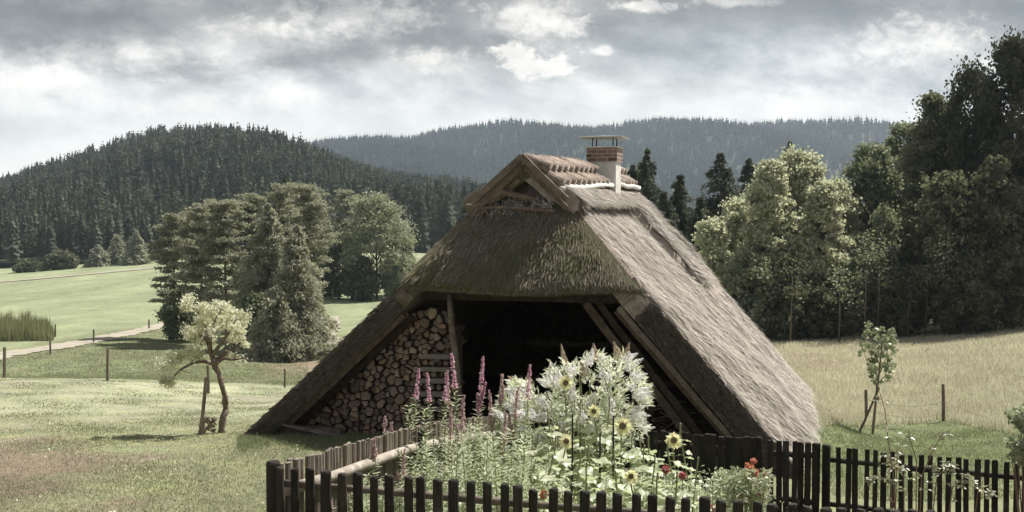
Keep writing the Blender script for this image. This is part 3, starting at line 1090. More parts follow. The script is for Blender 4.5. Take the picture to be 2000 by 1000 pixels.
# ridge logs laid down the slopes in two overlapping courses
mbp = {}
for side in (-1, 1):
    lows = (5.18, 3.97) if side > 0 else (3.98, 3.97)
    s = 0.66 if side > 0 else .85
    i = 0
    pr_ = np.array(RP if side > 0 else LP, float)
    mb = MB()
    for (s0, s1) in (((.60, 4.80), (5.38, 7.9)) if side > 0 else ((.8, 7.9),)):
        k = 12
        vv = []
        for a in range(k + 1):
            sa = s0 + (s1 - s0) * a / k
            for (pp_, hh_) in ((4.60, 4.36), (lows[0] - side * .02, float(np.interp(lows[0] - side * .02, pr_[::-side, 0] if side > 0 else pr_[:, 0], pr_[::-side, 1] if side > 0 else pr_[:, 1])))):
                for d_ in (.0, .125):
                    vv.append((pp_ + side * d_ * .6, sa, hh_ + .24 * sa / D + d_ * .75))
        ff_ = [(0, 1, 3, 2), (4 * k, 4 * k + 2, 4 * k + 3, 4 * k + 1)]
        for a in range(k):
            b = 4 * a
            ff_ += [(b + 1, b + 5, b + 7, b + 3), (b + 2, b + 3, b + 7, b + 6)]
        mb.add(vv, ff_)
    mb.build('groove_shade_sheet', M_dark, barn)  # dark sheet added under the ridge logs, standing in for shade in their grooves
    while s < 7.75:
        if not (4.62 < s < 5.42 and side > 0):
            r = random.uniform(.10, .118)
            rise = 0.26 * s / D
            mb = MB()
            top = Vector((4.60 - side * 0.03, s, 4.45 + rise)); mid = Vector((4.60 + (lows[0] - 4.60) * .66, s + random.uniform(-.02, .02), 4.45 - .36 * .62 + .03 + rise))
            low = Vector((lows[0] + side * 0.02, s + random.uniform(-.02, .02), 4.06 + rise * .9))
            mid2 = Vector((4.60 + (lows[0] - 4.60) * .52, s, 4.45 - .40 * .54 + rise))
            mb.tube([top, top.lerp(mid, .5) + Vector((0, 0, .01)), mid], [r * .85, r, r * 1.06], 10, jit=.03)
            mb.tube([mid2 - Vector((0, 0, .05)), low - Vector((0, 0, .03))], [r * .95, r * 1.0], 10, jit=.03)
            if side < 0:
                mb.v = [(x, y, z - .07) for x, y, z in mb.v]
            else:
                mb.v = [(x + .012, y, z + .02) for x, y, z in mb.v]
            mb.build('ridge_log', M_log, barn, True)
            s += .40 + random.uniform(-.015, .015)
        else:
            s += 0.2
        i += 1
for (s0, s1, z0, z1) in ((.55, 4.85, 4.00, 4.20), (5.38, 8.0, 4.22, 4.24)):
    mb = MB()
    k = 6
    mb.tube([(5.20 + .01 * math.sin(i * 2.1), s0 + (s1 - s0) * i / k, z0 + (z1 - z0) * i / k + .012 * math.sin(i * 1.9)) for i in range(k + 1)], .05, 8, jit=.05)
    mb.build('batten', M_birch, barn, True)
mb = MB()
mb.tube([(3.86, .9, 3.92), (3.84, 4, 4.02), (3.86, 8, 4.12)], .04, 8)
mb.build('batten', M_grey, barn, True)

# ---- chimney
ch = empty('chimney', (0, 0, 0)); ch.parent = barn
mb = MB()
cx0, cx1, cs0, cs1 = 4.73, 5.27, 4.82, 5.36
mb.box(((cx0 + cx1) / 2, (cs0 + cs1) / 2, 4.15), (cx1 - cx0, cs1 - cs0, 0.98 + .02))
mb.build('chimney_shaft', M_plaster, ch)
m_, q, out = new_mat('chimney_brick')
tcn = q.n.new('ShaderNodeTexCoord')
br = q.n.new('ShaderNodeTexBrick')
sp = q.sep(tcn.outputs['Object'])
q.l.new(q.xyz(q.m('ADD', sp[0], sp[1]), sp[2], 0.0), br.inputs['Vector'])
br.inputs['Scale'].default_value = 1.0
br.inputs['Brick Width'].default_value = 0.2; br.inputs['Row Height'].default_value = 0.075; br.inputs['Mortar Size'].default_value = 0.009
br.inputs['Color1'].default_value = (0.085, 0.045, 0.035, 1); br.inputs['Color2'].default_value = (0.24, 0.155, 0.115, 1)
br.inputs['Mortar'].default_value = (0.36, 0.31, 0.27, 1)
nz = q.noise(tcn.outputs['Object'], 14, 4)
bs = q.n.new('ShaderNodeBsdfPrincipled'); bs.inputs['Roughness'].default_value = .9
q.l.new(q.mix(q.smooth(nz, .52, .72), br.outputs[0], (0.30, 0.25, 0.21)), bs.inputs['Base Color'])
q.l.new(bs.outputs[0], out.inputs['Surface'])
M_brick = m_
mb = MB(); mb.box((5.0, 5.09, 4.78), (0.60, 0.60, 0.27), jit=.004)
mb.build('brick_collar', M_brick, ch)
mb = MB(); mb.box((5.0, 5.09, 4.925), (0.62, 0.62, 0.02))
mb.build('mortar_rim', M_plaster, ch)
M_zinc = surf('zinc_sheet', (0.42, 0.42, 0.42), (0.60, 0.60, 0.60), 6, rough=.5, bump=.1, metal=.5)
M_iron = surf('dark_iron', (0.015, 0.015, 0.017), (0.03, 0.03, 0.03), 6, rough=.5, bump=0)
for (a, b) in ((-.2, -.2), (.2, -.2), (-.2, .2), (.2, .2)):
    mb = MB(); mb.tube([(5 + a, 5.09 + b, 4.93), (5 + a, 5.09 + b, 5.13)], .012, 6)
    mb.build('cap_rod', M_iron, ch)
mb = MB()
w = .42
vs = [(5 + a * w, 5.09 + b * w, 5.11) for (a, b) in ((-1, -1), (1, -1), (1, 1), (-1, 1))]
vs += [(x, y, 5.125) for x, y, z in vs] + [(5, 5.09, 5.165)]
mb.add(vs, [(3, 2, 1, 0), (0, 1, 5, 4), (1, 2, 6, 5), (2, 3, 7, 6), (3, 0, 4, 7), (4, 5, 8), (5, 6, 8), (6, 7, 8), (7, 4, 8)])
mb.build('cap_plate', M_zinc, ch)

# ---- frame under the thatch
def under(side, h, off):
    prof = np.array(RP if side > 0 else LP, float)
    p_ = np.interp(h, prof[:, 1], prof[:, 0])
    return p_ - side * off * .72, h - off * .69


for side in (-1, 1):
    for (off, s, w_, hh, mat) in ((0.46 if side > 0 else .385, 0.06, .10, .08, M_grey if side > 0 else M_midt), (0.56 if side > 0 else .46, 0.30, .10, .09, M_grey if side > 0 else M_dark)):
        a = under(side, 0.35, off); b = under(side, 2.30, off) if side < 0 else under(side, 2.55, off)
        mb = MB(); mb.beam((a[0], s, max(a[1], -.05)), (b[0], s, b[1]), w_, hh, up=(0, 0, 1), jit=.006)
        mb.build('verge_rafter', M_midt if (side > 0 and s > .2) else mat, barn)
# inner sloping poles on the right
for (p0, h0, p1, h1, s, r, m_) in ((5.60, 2.25, 7.25, .20, .55, .06, M_midt), (5.75, 2.25, 7.42, .15, .75, .05, M_midt)):
    mb = MB(); mb.beam((p0, s, h0), (p1, s, h1), r * 1.6, r * 2, jit=.008)
    mb.build('strut', m_, barn)
mb = MB()
q0, q1 = 3.53, 3.70
mb.tube([(3.50, .22, 2.36), (3.53, .22, 1.9), (3.60, .22, 1.4), (3.64, .24, .9), (3.62, .25, 0)], [.045, .05, .055, .055, .06], 8, jit=.05)
mb.build('post', M_grey, barn, True)
mb = MB(); mb.beam((2.75, .36, 2.34), (6.35, .36, 2.34), .14, .14); mb.build('lintel', M_dark, barn)
# rear wall, inner partition, earth floor
mb = MB()
mb.add([(0.5, 7.6, -.1), (8.45, 7.6, -.1), (6.72, 7.6, 2.15), (5.29, 7.6, 3.6), (4.6, 7.6, 4.2), (3.74, 7.6, 3.6), (2.6, 7.6, 2.15)], [(0, 1, 2, 3, 4, 5, 6)])
for i in range(38):
    x = .6 + i * .2
    hh = min(np.interp(x, [0.5, 2.6, 4.4], [0, 2.1, 4.0]), np.interp(x, [4.4, 6.2, 8.2], [4.0, 2.3, 0])) - .1
    if hh > .2: mb.box((x, 7.56, hh / 2 - .05), (.18, .03, hh))
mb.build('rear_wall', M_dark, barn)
mb = MB()
mb.add([(.7, .4, .012), (8.1, .4, .012), (8.1, 7.5, .012), (.7, 7.5, .012), (.7, .4, -.6), (8.1, .4, -.6)], [(0, 1, 2, 3), (0, 4, 5, 1)])
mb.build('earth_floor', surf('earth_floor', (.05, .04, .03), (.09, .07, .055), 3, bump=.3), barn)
mb = MB()
for z in (.35, 1.0):
    mb.beam((3.8, 3.2, z + .3), (6.9 - z * .6, 3.2, z + .3), .08, .10)
mb.beam((4.9, 3.25, 0), (4.9, 3.25, 2.0), .1, .1)
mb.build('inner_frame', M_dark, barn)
mb = MB()
for i in range(7):
    mb.box((.62 + i * .17, .10 + .01 * math.sin(i * 3), .075), (.165, .16, .22), jit=.01)
mb.build('plinth', surf('plinth_stone', (.09, .075, .06), (.19, .16, .13), 6, bump=.6), barn)

# a couple of weathered planks dropped at the foot of the pile
M_plank = surf('grey_plank', (0.13, 0.115, 0.10), (0.27, 0.24, 0.215), 7.0, (1, 1, 1), bump=0.5)
a, b = bw(.72, -.02, .23), bw(1.95, -.06, .05)
mb = MB(); mb.beam(a - a, b - a, .12, .03); o = mb.build('plank', M_plank); o.location = a
tagit(o, 'grey plank leaning on the ground at the left foot of the woodpile', 'plank')

# ------------------------------------------------------------------ firewood
m_, q, out = new_mat('split_wood')
tcn = q.n.new('ShaderNodeTexCoord')
oi = q.n.new('ShaderNodeObjectInfo').outputs['Random']
nz = q.noise(tcn.outputs['Object'], 14, 6, .7, .6)
col = q.ramp(nz, [(.3, (.15, .125, .105)), (.7, (.43, .375, .33))])
tone = q.ramp(oi, [(0, (.50, .45, .41)), (.2, (.95, .87, .80)), (.4, (.45, .42, .40)), (.6, (1.25, 1.17, 1.10)), (.75, (1.1, .86, .68)), (.85, (.70, .67, .65)), (1, (1.1, 1.04, .99))])
bs = q.n.new('ShaderNodeBsdfPrincipled'); bs.inputs['Roughness'].default_value = .9
q.l.new(q.mix(1.0, col, tone, 'MULTIPLY'), bs.inputs['Base Color'])
bn = q.n.new('ShaderNodeBump'); bn.inputs['Strength'].default_value = .6; bn.inputs['Distance'].default_value = .02
q.l.new(nz, bn.inputs['Height']); q.l.new(bn.outputs[0], bs.inputs['Normal'])
q.l.new(bs.outputs[0], out.inputs['Surface'])
M_cut = m_
M_bark = surf('log_bark', (.06, .045, .035), (.16, .125, .10), 9, bump=.6)


def clip_poly(poly, pt, nrm):
    out = []
    for i in range(len(poly)):
        a, b = poly[i], poly[(i + 1) % len(poly)]
        da = (a[0] - pt[0]) * nrm[0] + (a[1] - pt[1]) * nrm[1]; db = (b[0] - pt[0]) * nrm[0] + (b[1] - pt[1]) * nrm[1]
        if da <= 0: out.append(a)
        if (da < 0 < db) or (db < 0 < da):
            t = da / (da - db)
            out.append((a[0] + (b[0] - a[0]) * t, a[1] + (b[1] - a[1]) * t))
    return out


def pile_top(p_):
    a = np.interp(p_, [.42, 1.2, 2.2, 2.65, 3.1, 3.52], [.06, .68, 1.62, 1.98, 2.04, 1.92])
    return a


def in_crib(p_, h):
    return p_ > 2.97 and h < 1.36


rw = random.Random(8)
seeds = []
tries = 0
while tries < 16000 and len(seeds) < 265:
    tries += 1
    p_, h = rw.uniform(.48, 3.50), rw.uniform(.02, 2.05)
    if h > pile_top(p_) or in_crib(p_, h): continue
    r = rw.choice([.045, .055, .068, .09])
    if all((p_ - a) ** 2 + (h - b) ** 2 > (r + c_) ** 2 * .60 for a, b, c_ in seeds):
        seeds.append((p_, h, r))


LOGS = []


def put_log(poly, p_c, h_c, s_c, ln, rng, name='firewood_log'):
    # poly in local (p,h) about the centre
    vs, fs = [], []
    k = len(poly)
    s0 = 0.0
    ts = rng.uniform(-.03, .03)
    vs += [(x * .86, s0 - .004, z * .86) for x, z in poly]
    vs += [(x, s0 + .018, z) for x, z in poly]
    vs += [(x * .97, ln, z * .97) for x, z in poly]
    mb = MB()
    o_ = [tuple(range(k))]
    mb.add(vs, o_)
    mb.f += [(i, k + i, k + (i + 1) % k, (i + 1) % k) for i in range(k)]; mb.mi += [0] * k
    mb.f += [(k + i, 2 * k + i, 2 * k + (i + 1) % k, k + (i + 1) % k) for i in range(k)]; mb.mi += [1] * k
    mb.f += [tuple(2 * k + i for i in range(k))]; mb.mi += [0]
    o = mb.build(name, [M_cut, M_bark])
    o.location = bw(p_c, s_c, h_c)
    o.rotation_euler = (rng.uniform(-.12, .12), rng.uniform(-.06, .06), -TH + rng.uniform(-.22, .22))
    tagit(o, 'split firewood log', 'firewood', 'split logs stacked in the woodpile')
    LOGS.append((p_c, h_c, o))
    return o


for i, (p_, h, r) in enumerate(seeds):
    poly = [(p_ + 1.35 * r * 1.45 * math.cos(a), h + 1.35 * r * 1.45 * math.sin(a)) for a in [k * math.pi / 4 + .2 for k in range(8)]]
    for j, (a, b, c_) in enumerate(seeds):
        if i == j: continue
        dx, dy = a - p_, b - h
        d = math.hypot(dx, dy)
        if d > .5: continue
        w = .5 + .5 * (r - c_) / d
        poly = clip_poly(poly, (p_ + dx * w, h + dy * w), (dx / d, dy / d))
        if len(poly) < 3: break
    poly = clip_poly(poly, (2.96, 0), (1, 0)) if (p_ < 2.97 and h < 1.36) else poly
    poly = clip_poly(poly, (3.52, 0), (1, 0))
    poly = clip_poly(poly, (0, .01), (0, -1))
    if len(poly) < 3: continue
    cx = sum(q[0] for q in poly) / len(poly); cz = sum(q[1] for q in poly) / len(poly)
    loc = [((q[0] - cx), (q[1] - cz)) for q in poly]
    pieces = [loc]
    if r > .065 and rw.random() < .38:
        an = rw.uniform(0, 3.14); nv_ = (math.cos(an), math.sin(an)); of = (rw.uniform(-.015, .015), rw.uniform(-.015, .015))
        pieces = [clip_poly(loc, of, nv_), clip_poly(loc, of, (-nv_[0], -nv_[1]))]
    for pc in pieces:
        if len(pc) < 3: continue
        ax_, az_ = sum(q[0] for q in pc) / len(pc), sum(q[1] for q in pc) / len(pc)
        k_ = rw.uniform(.84, .97)
        put_log([((q[0] - ax_) * k_ * rw.uniform(.93, 1.0), (q[1] - az_) * k_ * rw.uniform(.93, 1.0)) for q in pc], cx + ax_, cz + az_, .42 + rw.uniform(-.09, .09), .36, rw)
# crib end of the pile: long billets lying across with short ones between
hh = .03
row = 0
while hh < 1.32:
    th = rw.uniform(.075, .10)
    if row % 2 == 0:
        a, b = bw(2.98, .33, hh + th / 2), bw(3.50, .36, hh + th / 2 + rw.uniform(-.015, .015))
        mb = MB(); mb.beam(Vector((0, 0, 0)), b - a, .12, th * .85, jit=.006)
        o = mb.build('firewood_billet', M_plank); o.location = a
        tagit(o, 'long grey billet laid crosswise at the right end of the woodpile, %s from the ground' % ordinal(row // 2), 'billet', 'crosswise billets at the right end of the woodpile')
    else:
        x = 3.04
        th = rw.uniform(.10, .15)
        while x < 3.48:
            r = rw.uniform(.045, .07)
            poly = [(r * rw.uniform(.8, 1.1) * math.cos(k * 1.047), min(th * .46, r * rw.uniform(.8, 1.1)) * math.sin(k * 1.047)) for k in range(6)]
            put_log(poly, x, hh + th / 2, .38 + rw.uniform(-.03, .04), .36, rw)
            x += 2 * r * 1.02
    hh += th
    row += 1
bands = {}
for (p_, h, o) in LOGS:
    bands.setdefault(int(h / .135), []).append((p_, o))
for k, b_ in bands.items():
    b_.sort(key=lambda q: q[0])
    for i, (p_, o) in enumerate(b_):
        o['label'] = 'split log, %s from left in the %s layer from the ground of the woodpile' % (ordinal(i), ordinal(k))
# dark backing of further rows of logs behind the face of the pile
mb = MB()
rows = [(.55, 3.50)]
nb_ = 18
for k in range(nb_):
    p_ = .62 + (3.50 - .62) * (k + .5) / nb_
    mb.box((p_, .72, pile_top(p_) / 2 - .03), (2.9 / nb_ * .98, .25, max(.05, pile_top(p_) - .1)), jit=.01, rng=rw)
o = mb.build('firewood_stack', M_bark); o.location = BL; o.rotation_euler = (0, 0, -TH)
tagit(o, 'dark further rows of the woodpile showing between its front logs', 'firewood', kind='stuff')
# brushwood heap at the right inside the opening
rng2 = random.Random(4)
mb = MB()
for i in range(170):
    a = Vector((rng2.uniform(5.6, 7.2), rng2.uniform(.35, 1.0), rng2.uniform(.0, .75)))
    a.z = min(a.z, 7.6 - a.x)
    d = Vector((rng2.uniform(-1, 1), rng2.uniform(-.4, .4), rng2.uniform(-.35, .45))) * .42
    mb.tube([a, a + d * .5 + Vector((0, 0, rng2.uniform(-.04, .04))), a + d], [.008, .006, .003], 4, False)
o = mb.build('brushwood_heap', surf('twigs', (.10, .075, .06), (.24, .19, .15), 8, bump=0)); o.location = BL; o.rotation_euler = (0, 0, -TH)
tagit(o, 'heap of brown twigs inside the right side of the barn opening', 'brushwood', kind='stuff')
# ------------------------------------------------------------------ trees
M_barkd = surf('tree_bark', (.075, .062, .05), (.17, .145, .12), 4, (1, 1, .3), bump=.5)
M_barkr = surf('pine_bark', (.11, .075, .055), (.22, .16, .12), 4, (1, 1, .3), bump=.5)
M_pine = leaf('pine_needles', [(.27, .27, .20), (.32, .325, .245), (.38, .38, .29), (.22, .23, .17)], .38, .01, .5, (.34, .33, .25), .25)
M_spruce = leaf('spruce_needles', [(.065, .082, .054), (.088, .106, .068), (.12, .135, .088)], .3, .01, .5, (.13, .14, .09), .4)
M_light = leaf('pale_leaves', [(.50, .51, .37), (.58, .58, .44), (.41, .43, .30), (.66, .65, .53)], .55, .02, .45, (.32, .35, .23), .30, 1.05)
M_mid = leaf('green_leaves', [(.16, .195, .11), (.20, .235, .135), (.25, .28, .175), (.13, .16, .09)], .42, .03, .4, (.27, .28, .18), .3)
M_darkl = leaf('dark_leaves', [(.075, .088, .046), (.10, .112, .058), (.135, .14, .078), (.055, .066, .037)], .42, .02, .5, (.16, .15, .085), .35)
M_mid2 = leaf('mid_dark_leaves', [(.11, .13, .07), (.15, .165, .09), (.19, .20, .12), (.085, .10, .055)], .42, .02, .5, (.21, .20, .12), .35)
M_darkb = leaf('birch_leaves_shaded', [(.045, .05, .03), (.062, .068, .038), (.08, .085, .045)], .3, .02)
M_birchl = leaf('birch_leaves', [(.27, .29, .19), (.32, .335, .23), (.22, .24, .16)], .42, .03, .4, (.34, .34, .24), .3)


def crown_cards(clumps, per, size, rng, soft=False, **kw):
    """clumps: (n,6) centre + radii"""
    cl = np.asarray(clumps)
    n = len(cl)
    idx = np.repeat(np.arange(n), per)
    if soft:
        C = cl[idx, :3] + rng.normal(0, .62, (len(idx), 3)) * cl[idx, 3:6]
    else:
        d = unit(rng.normal(size=(len(idx), 3)))
        r = rng.uniform(0.35, 1.05, (len(idx), 1)) ** .7
        C = cl[idx, :3] + d * r * cl[idx, 3:6]
    return cards(C, rng.uniform(size * .65, size * 1.35, len(idx)), rng, **kw)


def trunk_limbs(mb, h, r, rng, limbs, lean=0.0, sides=7):
    pts = []
    a = rng.uniform(0, 6.28)
    for i in range(9):
        f = i / 8
        pts.append((math.cos(a) * lean * f * f + .05 * h * .3 * math.sin(f * 5 + a) * .3, math.sin(a) * lean * f * f, h * f))
    mb.tube(pts, [r * (1 - .88 * f / 8) for f in range(9)], sides)
    return pts


def make_tree(name, kind, base, h, w, seed, label, group, leafmat, bark=None, n=7000, size=.2, bare=.15):
    rng = np.random.default_rng(seed); random.seed(seed)
    t = empty(name, base)
    tagit(t, label, 'tree', group)
    mb = MB()
    R = w / 2
    cl, ax = [], None
    rt = max(.07, h * .014)
    trunk_limbs(mb, h * (.96 if kind != 'broad' else .8), rt, rng, 0)
    kw = dict(aspect=1.5)
    if kind == 'spruce':
        nlv = int(15 + h * 1.9)
        C, A = [], []
        for lv in range(nlv):
            f = (lv + rng.uniform(0, .8)) / nlv
            z = h * (bare + (1 - bare) * f)
            rr = R * 1.35 * (1 - f) ** .68 * rng.uniform(.75, 1.2) + .10
            nb = int(4 + 5 * (1 - f))
            for b in range(nb):
                a = rng.uniform(0, 6.283); L = rr * rng.uniform(.6, 1.15)
                d = np.array([math.cos(a), math.sin(a), 0])
                if rng.uniform() < .35 and L > .8:
                    mb.tube([(0, 0, z), tuple(d * L * .8 + np.array([0, 0, z - L * .2]))], [rt * .16, .01], 4, False)
                k = max(4, int(n / nlv / nb * (.4 + 1.2 * (1 - f))))
                q = rng.uniform(.08, 1.0, k) ** .8
                pos = d[None] * (L * q)[:, None] + np.stack([rng.normal(0, .13 * L + .03, k) * -d[1], rng.normal(0, .13 * L + .03, k) * d[0], z - L * .34 * q ** 1.5 + rng.normal(0, .05 * L + .07, k)], -1)
                C.append(pos); A.append(np.repeat((d * .8 + np.array([0, 0, -.45]))[None], k, 0))
        C = np.concatenate(C); A = np.concatenate(A)
        V, Fq = cards(C, rng.uniform(size * .7, size * 1.4, len(C)), rng, axis=A, spread=.4, aspect=2.0)
    elif kind == 'pine':
        for b in range(int(40 + h * 4.5)):
            f = bare + (1 - bare) * rng.uniform(0, 1) ** .85
            z = h * f
            prof = math.sin(min(1, (f - bare) / (1 - bare) * 1.0 + .18) * math.pi * .86) ** .6
            L = R * prof * rng.uniform(.55, 1.15)
            a = rng.uniform(0, 6.283); d = np.array([math.cos(a), math.sin(a), 0])
            end = d * L + np.array([0, 0, z + L * rng.uniform(-.12, .32)])
            mb.tube([(0, 0, z * .985), tuple(d * L * .5 + np.array([0, 0, z + L * .02])), tuple(end)], [rt * .28, rt * .18, .012], 4, False)
            for q in (.5, .72, .9, 1.0):
                if rng.uniform() < .25 * (1.1 - q) * 2: continue
                c_ = d * L * q + np.array([rng.normal(0, .16 * R), rng.normal(0, .16 * R), z + (end[2] - z) * q + .1])
                s_ = R * rng.uniform(.12, .24)
                cl.append((*c_, s_, s_, s_ * .38))
        cl.append((0, 0, h * .98, R * .2, R * .2, R * .22))
        V, Fq = crown_cards(cl, int(n / len(cl)), size, rng, soft=True, aspect=1.9, flat=.3)
    elif kind in ('broad', 'birch', 'open'):
        ncl = {'broad': 130, 'birch': 120, 'open': 190}[kind]
        for b in range(ncl):
            f = rng.uniform(0, 1)
            z = h * (bare + (1 - bare) * (.06 + .9 * f))
            pr = math.sin((.12 + .86 * f ** .85) * math.pi) ** .55 if kind != 'open' else (1 - f) ** .55 * .9 + .12
            rad = R * pr * rng.uniform(.25, 1.0) ** .6
            a = rng.uniform(0, 6.283)
            c_ = np.array([math.cos(a) * rad, math.sin(a) * rad, z])
            s_ = R * rng.uniform(.10, .25)
            if kind == 'open': s_ = R * rng.uniform(.07, .19)
            cl.append((*c_, s_, s_, s_ * (1.5 if kind == 'birch' else .75)))
            if rng.uniform() < .35:
                z0 = max(.12 * h, min(h * .78, z - rad * rng.uniform(.6, 1.1)))
                m0 = np.array([c_[0] * .35, c_[1] * .35, (z0 + z) / 2 - .05 * h * 0])
                mb.tube([(0, 0, z0), tuple(m0), tuple(c_)], [rt * .36, rt * .22, .015], 5, False)
        kw = dict(aspect=1.4)
        if kind == 'birch':
            kw = dict(aspect=1.6, axis=np.array([0, 0, -1.0]), spread=.5)
        V, Fq = crown_cards(cl, int(n / len(cl)), size, rng, soft=True, **kw)
    mb.build('trunk', bark or M_barkd, t, True)
    # sit crown on real leaves only above ground
    V[:, 2] = np.maximum(V[:, 2], .05)
    np_mesh('crown', V, Fq, leafmat, t)
    return t


def tree_at(kind, u, Y, vtop, wpx, seed, name, label, group, mat, base_v=None, **kw):
    b = on_ground(u, Y, -.1)
    top = P(u, vtop, Y)
    h = top.z - b.z
    return make_tree(name, kind, b, h, wpx / F * Y, seed, label, group, mat, **kw)


GP = 'trees in the pine grove on the left'
LT = [  # kind,u,Y,vtop,w,mat,bare,n, label
    ('pine', 338, 84, 428, 84, M_pine, .30, 9000, 'leftmost pine of the grove, leaning out over the green field'),
    ('pine', 392, 80, 408, 88, M_pine, .30, 9000, 'second tall pine from the left in the grove'),
    ('pine', 440, 78, 398, 96, M_pine, .28, 10000, 'broad crowned pine standing behind the white fruit tree'),
    ('pine', 486, 86, 385, 84, M_pine, .30, 8000, 'pine with a feathery crown in the middle of the grove'),
    ('spruce', 524, 76, 400, 150, M_pine, .05, 13000, 'tall pointed conifer in the middle of the grove'),
    ('spruce', 560, 96, 342, 96, M_spruce, .1, 8000, 'dark spruce whose tip is the highest of the grove'),
    ('pine', 548, 88, 366, 80, M_pine, .3, 8000, 'high pine just left of the dark spruce tip'),
    ('pine', 600, 92, 360, 92, M_pine, .3, 9000, 'high rounded pine at the right edge of the grove'),
    ('spruce', 580, 72, 440, 135, M_pine, .03, 14000, 'drooping grey-green conifer at the right front of the grove'),
    ('spruce', 540, 70, 560, 130, M_pine, .02, 8000, 'low bushy conifer at the foot of the grove'),
    ('broad', 500, 74, 570, 90, M_mid, .05, 4500, 'leafy shrub-like tree under the pines behind the white fruit tree'),
    ('broad', 352, 82, 560, 76, M_mid, .05, 4500, 'small pale leafy tree under the leftmost pine'),
    ('spruce', 612, 73, 590, 56, M_pine, .02, 4500, 'small conifer at the right foot of the grove beside the meadow'),
]
for i, (k, u, Y, vt, w, mt, bare, n, lb) in enumerate(LT):
    tree_at(k, u, Y, vt, w, 100 + i, {'pine': 'pine_tree', 'spruce': 'spruce_tree', 'broad': 'leafy_tree'}[k], lb, GP, mt,
            n=int(n * 2.3), size=.20 if k != 'spruce' else .24, bare=bare, bark=M_barkr if k == 'pine' else M_barkd)
GM = 'trees behind the far left meadow'
LM = [
    ('birch', 612, 150, 388, 92, M_birchl, .12, 9000, 'birch_tree', 'pale drooping birch between the pine grove and the round tree'),
    ('pine', 676, 152, 376, 62, M_pine, .3, 5000, 'pine_tree', 'pine rising between the pale birch and the round leafy tree'),
    ('broad', 735, 145, 382, 140, M_birchl, .10, 12000, 'leafy_tree', 'large round pale green tree left of the barn roof'),
    ('broad', 785, 152, 432, 56, M_birchl, .08, 5000, 'leafy_tree', 'small pale tree between the round tree and the barn roof'),
    ('broad', 662, 146, 470, 76, M_darkl, .02, 5000, 'leafy_tree', 'low dark tree in front of the far meadow wood'),
    ('broad', 706, 142, 500, 70, M_darkl, .02, 5000, 'leafy_tree', 'dark bushy tree under the round pale tree'),
    ('broad', 630, 148, 500, 60, M_darkl, .02, 4000, 'leafy_tree', 'dark bushy tree under the pale birch'),
    ('broad', 770, 143, 520, 46, M_mid, .02, 3000, 'leafy_tree', 'small bush at the right foot of the round pale tree'),
]
for i, (k, u, Y, vt, w, mt, bare, n, nm_, lb) in enumerate(LM):
    tree_at(k, u, Y, vt, w, 140 + i, nm_, lb, GM, mt, n=int(n * 1.7), size=.34, bare=bare)
for i, (u, Y, vt, w, lb) in enumerate([(192, 258, 478, 46, 'leftmost of the three lighter conifers at the field edge'),
                                       (228, 262, 458, 48, 'tallest lighter conifer at the field edge, middle of three'),
                                       (266, 258, 452, 50, 'rightmost lighter conifer at the field edge, next to the pine grove')]):
    tree_at('spruce', u, Y, vt, w, 170 + i, 'spruce_tree', lb, 'lighter conifers at the edge of the hill forest', M_pine, n=4500, size=.8, bare=.02)
for i, (u, Y, vt, w, lb) in enumerate([(60, 250, 512, 60, 'low leafy bush at the far left forest edge'), (118, 254, 492, 60, 'round leafy bush below the hill forest, left of the lighter conifers')]):
    tree_at('broad', u, Y, vt, w, 176 + i, 'leafy_tree', lb, 'bushes at the forest edge', M_darkl, n=3500, size=.8, bare=.0)

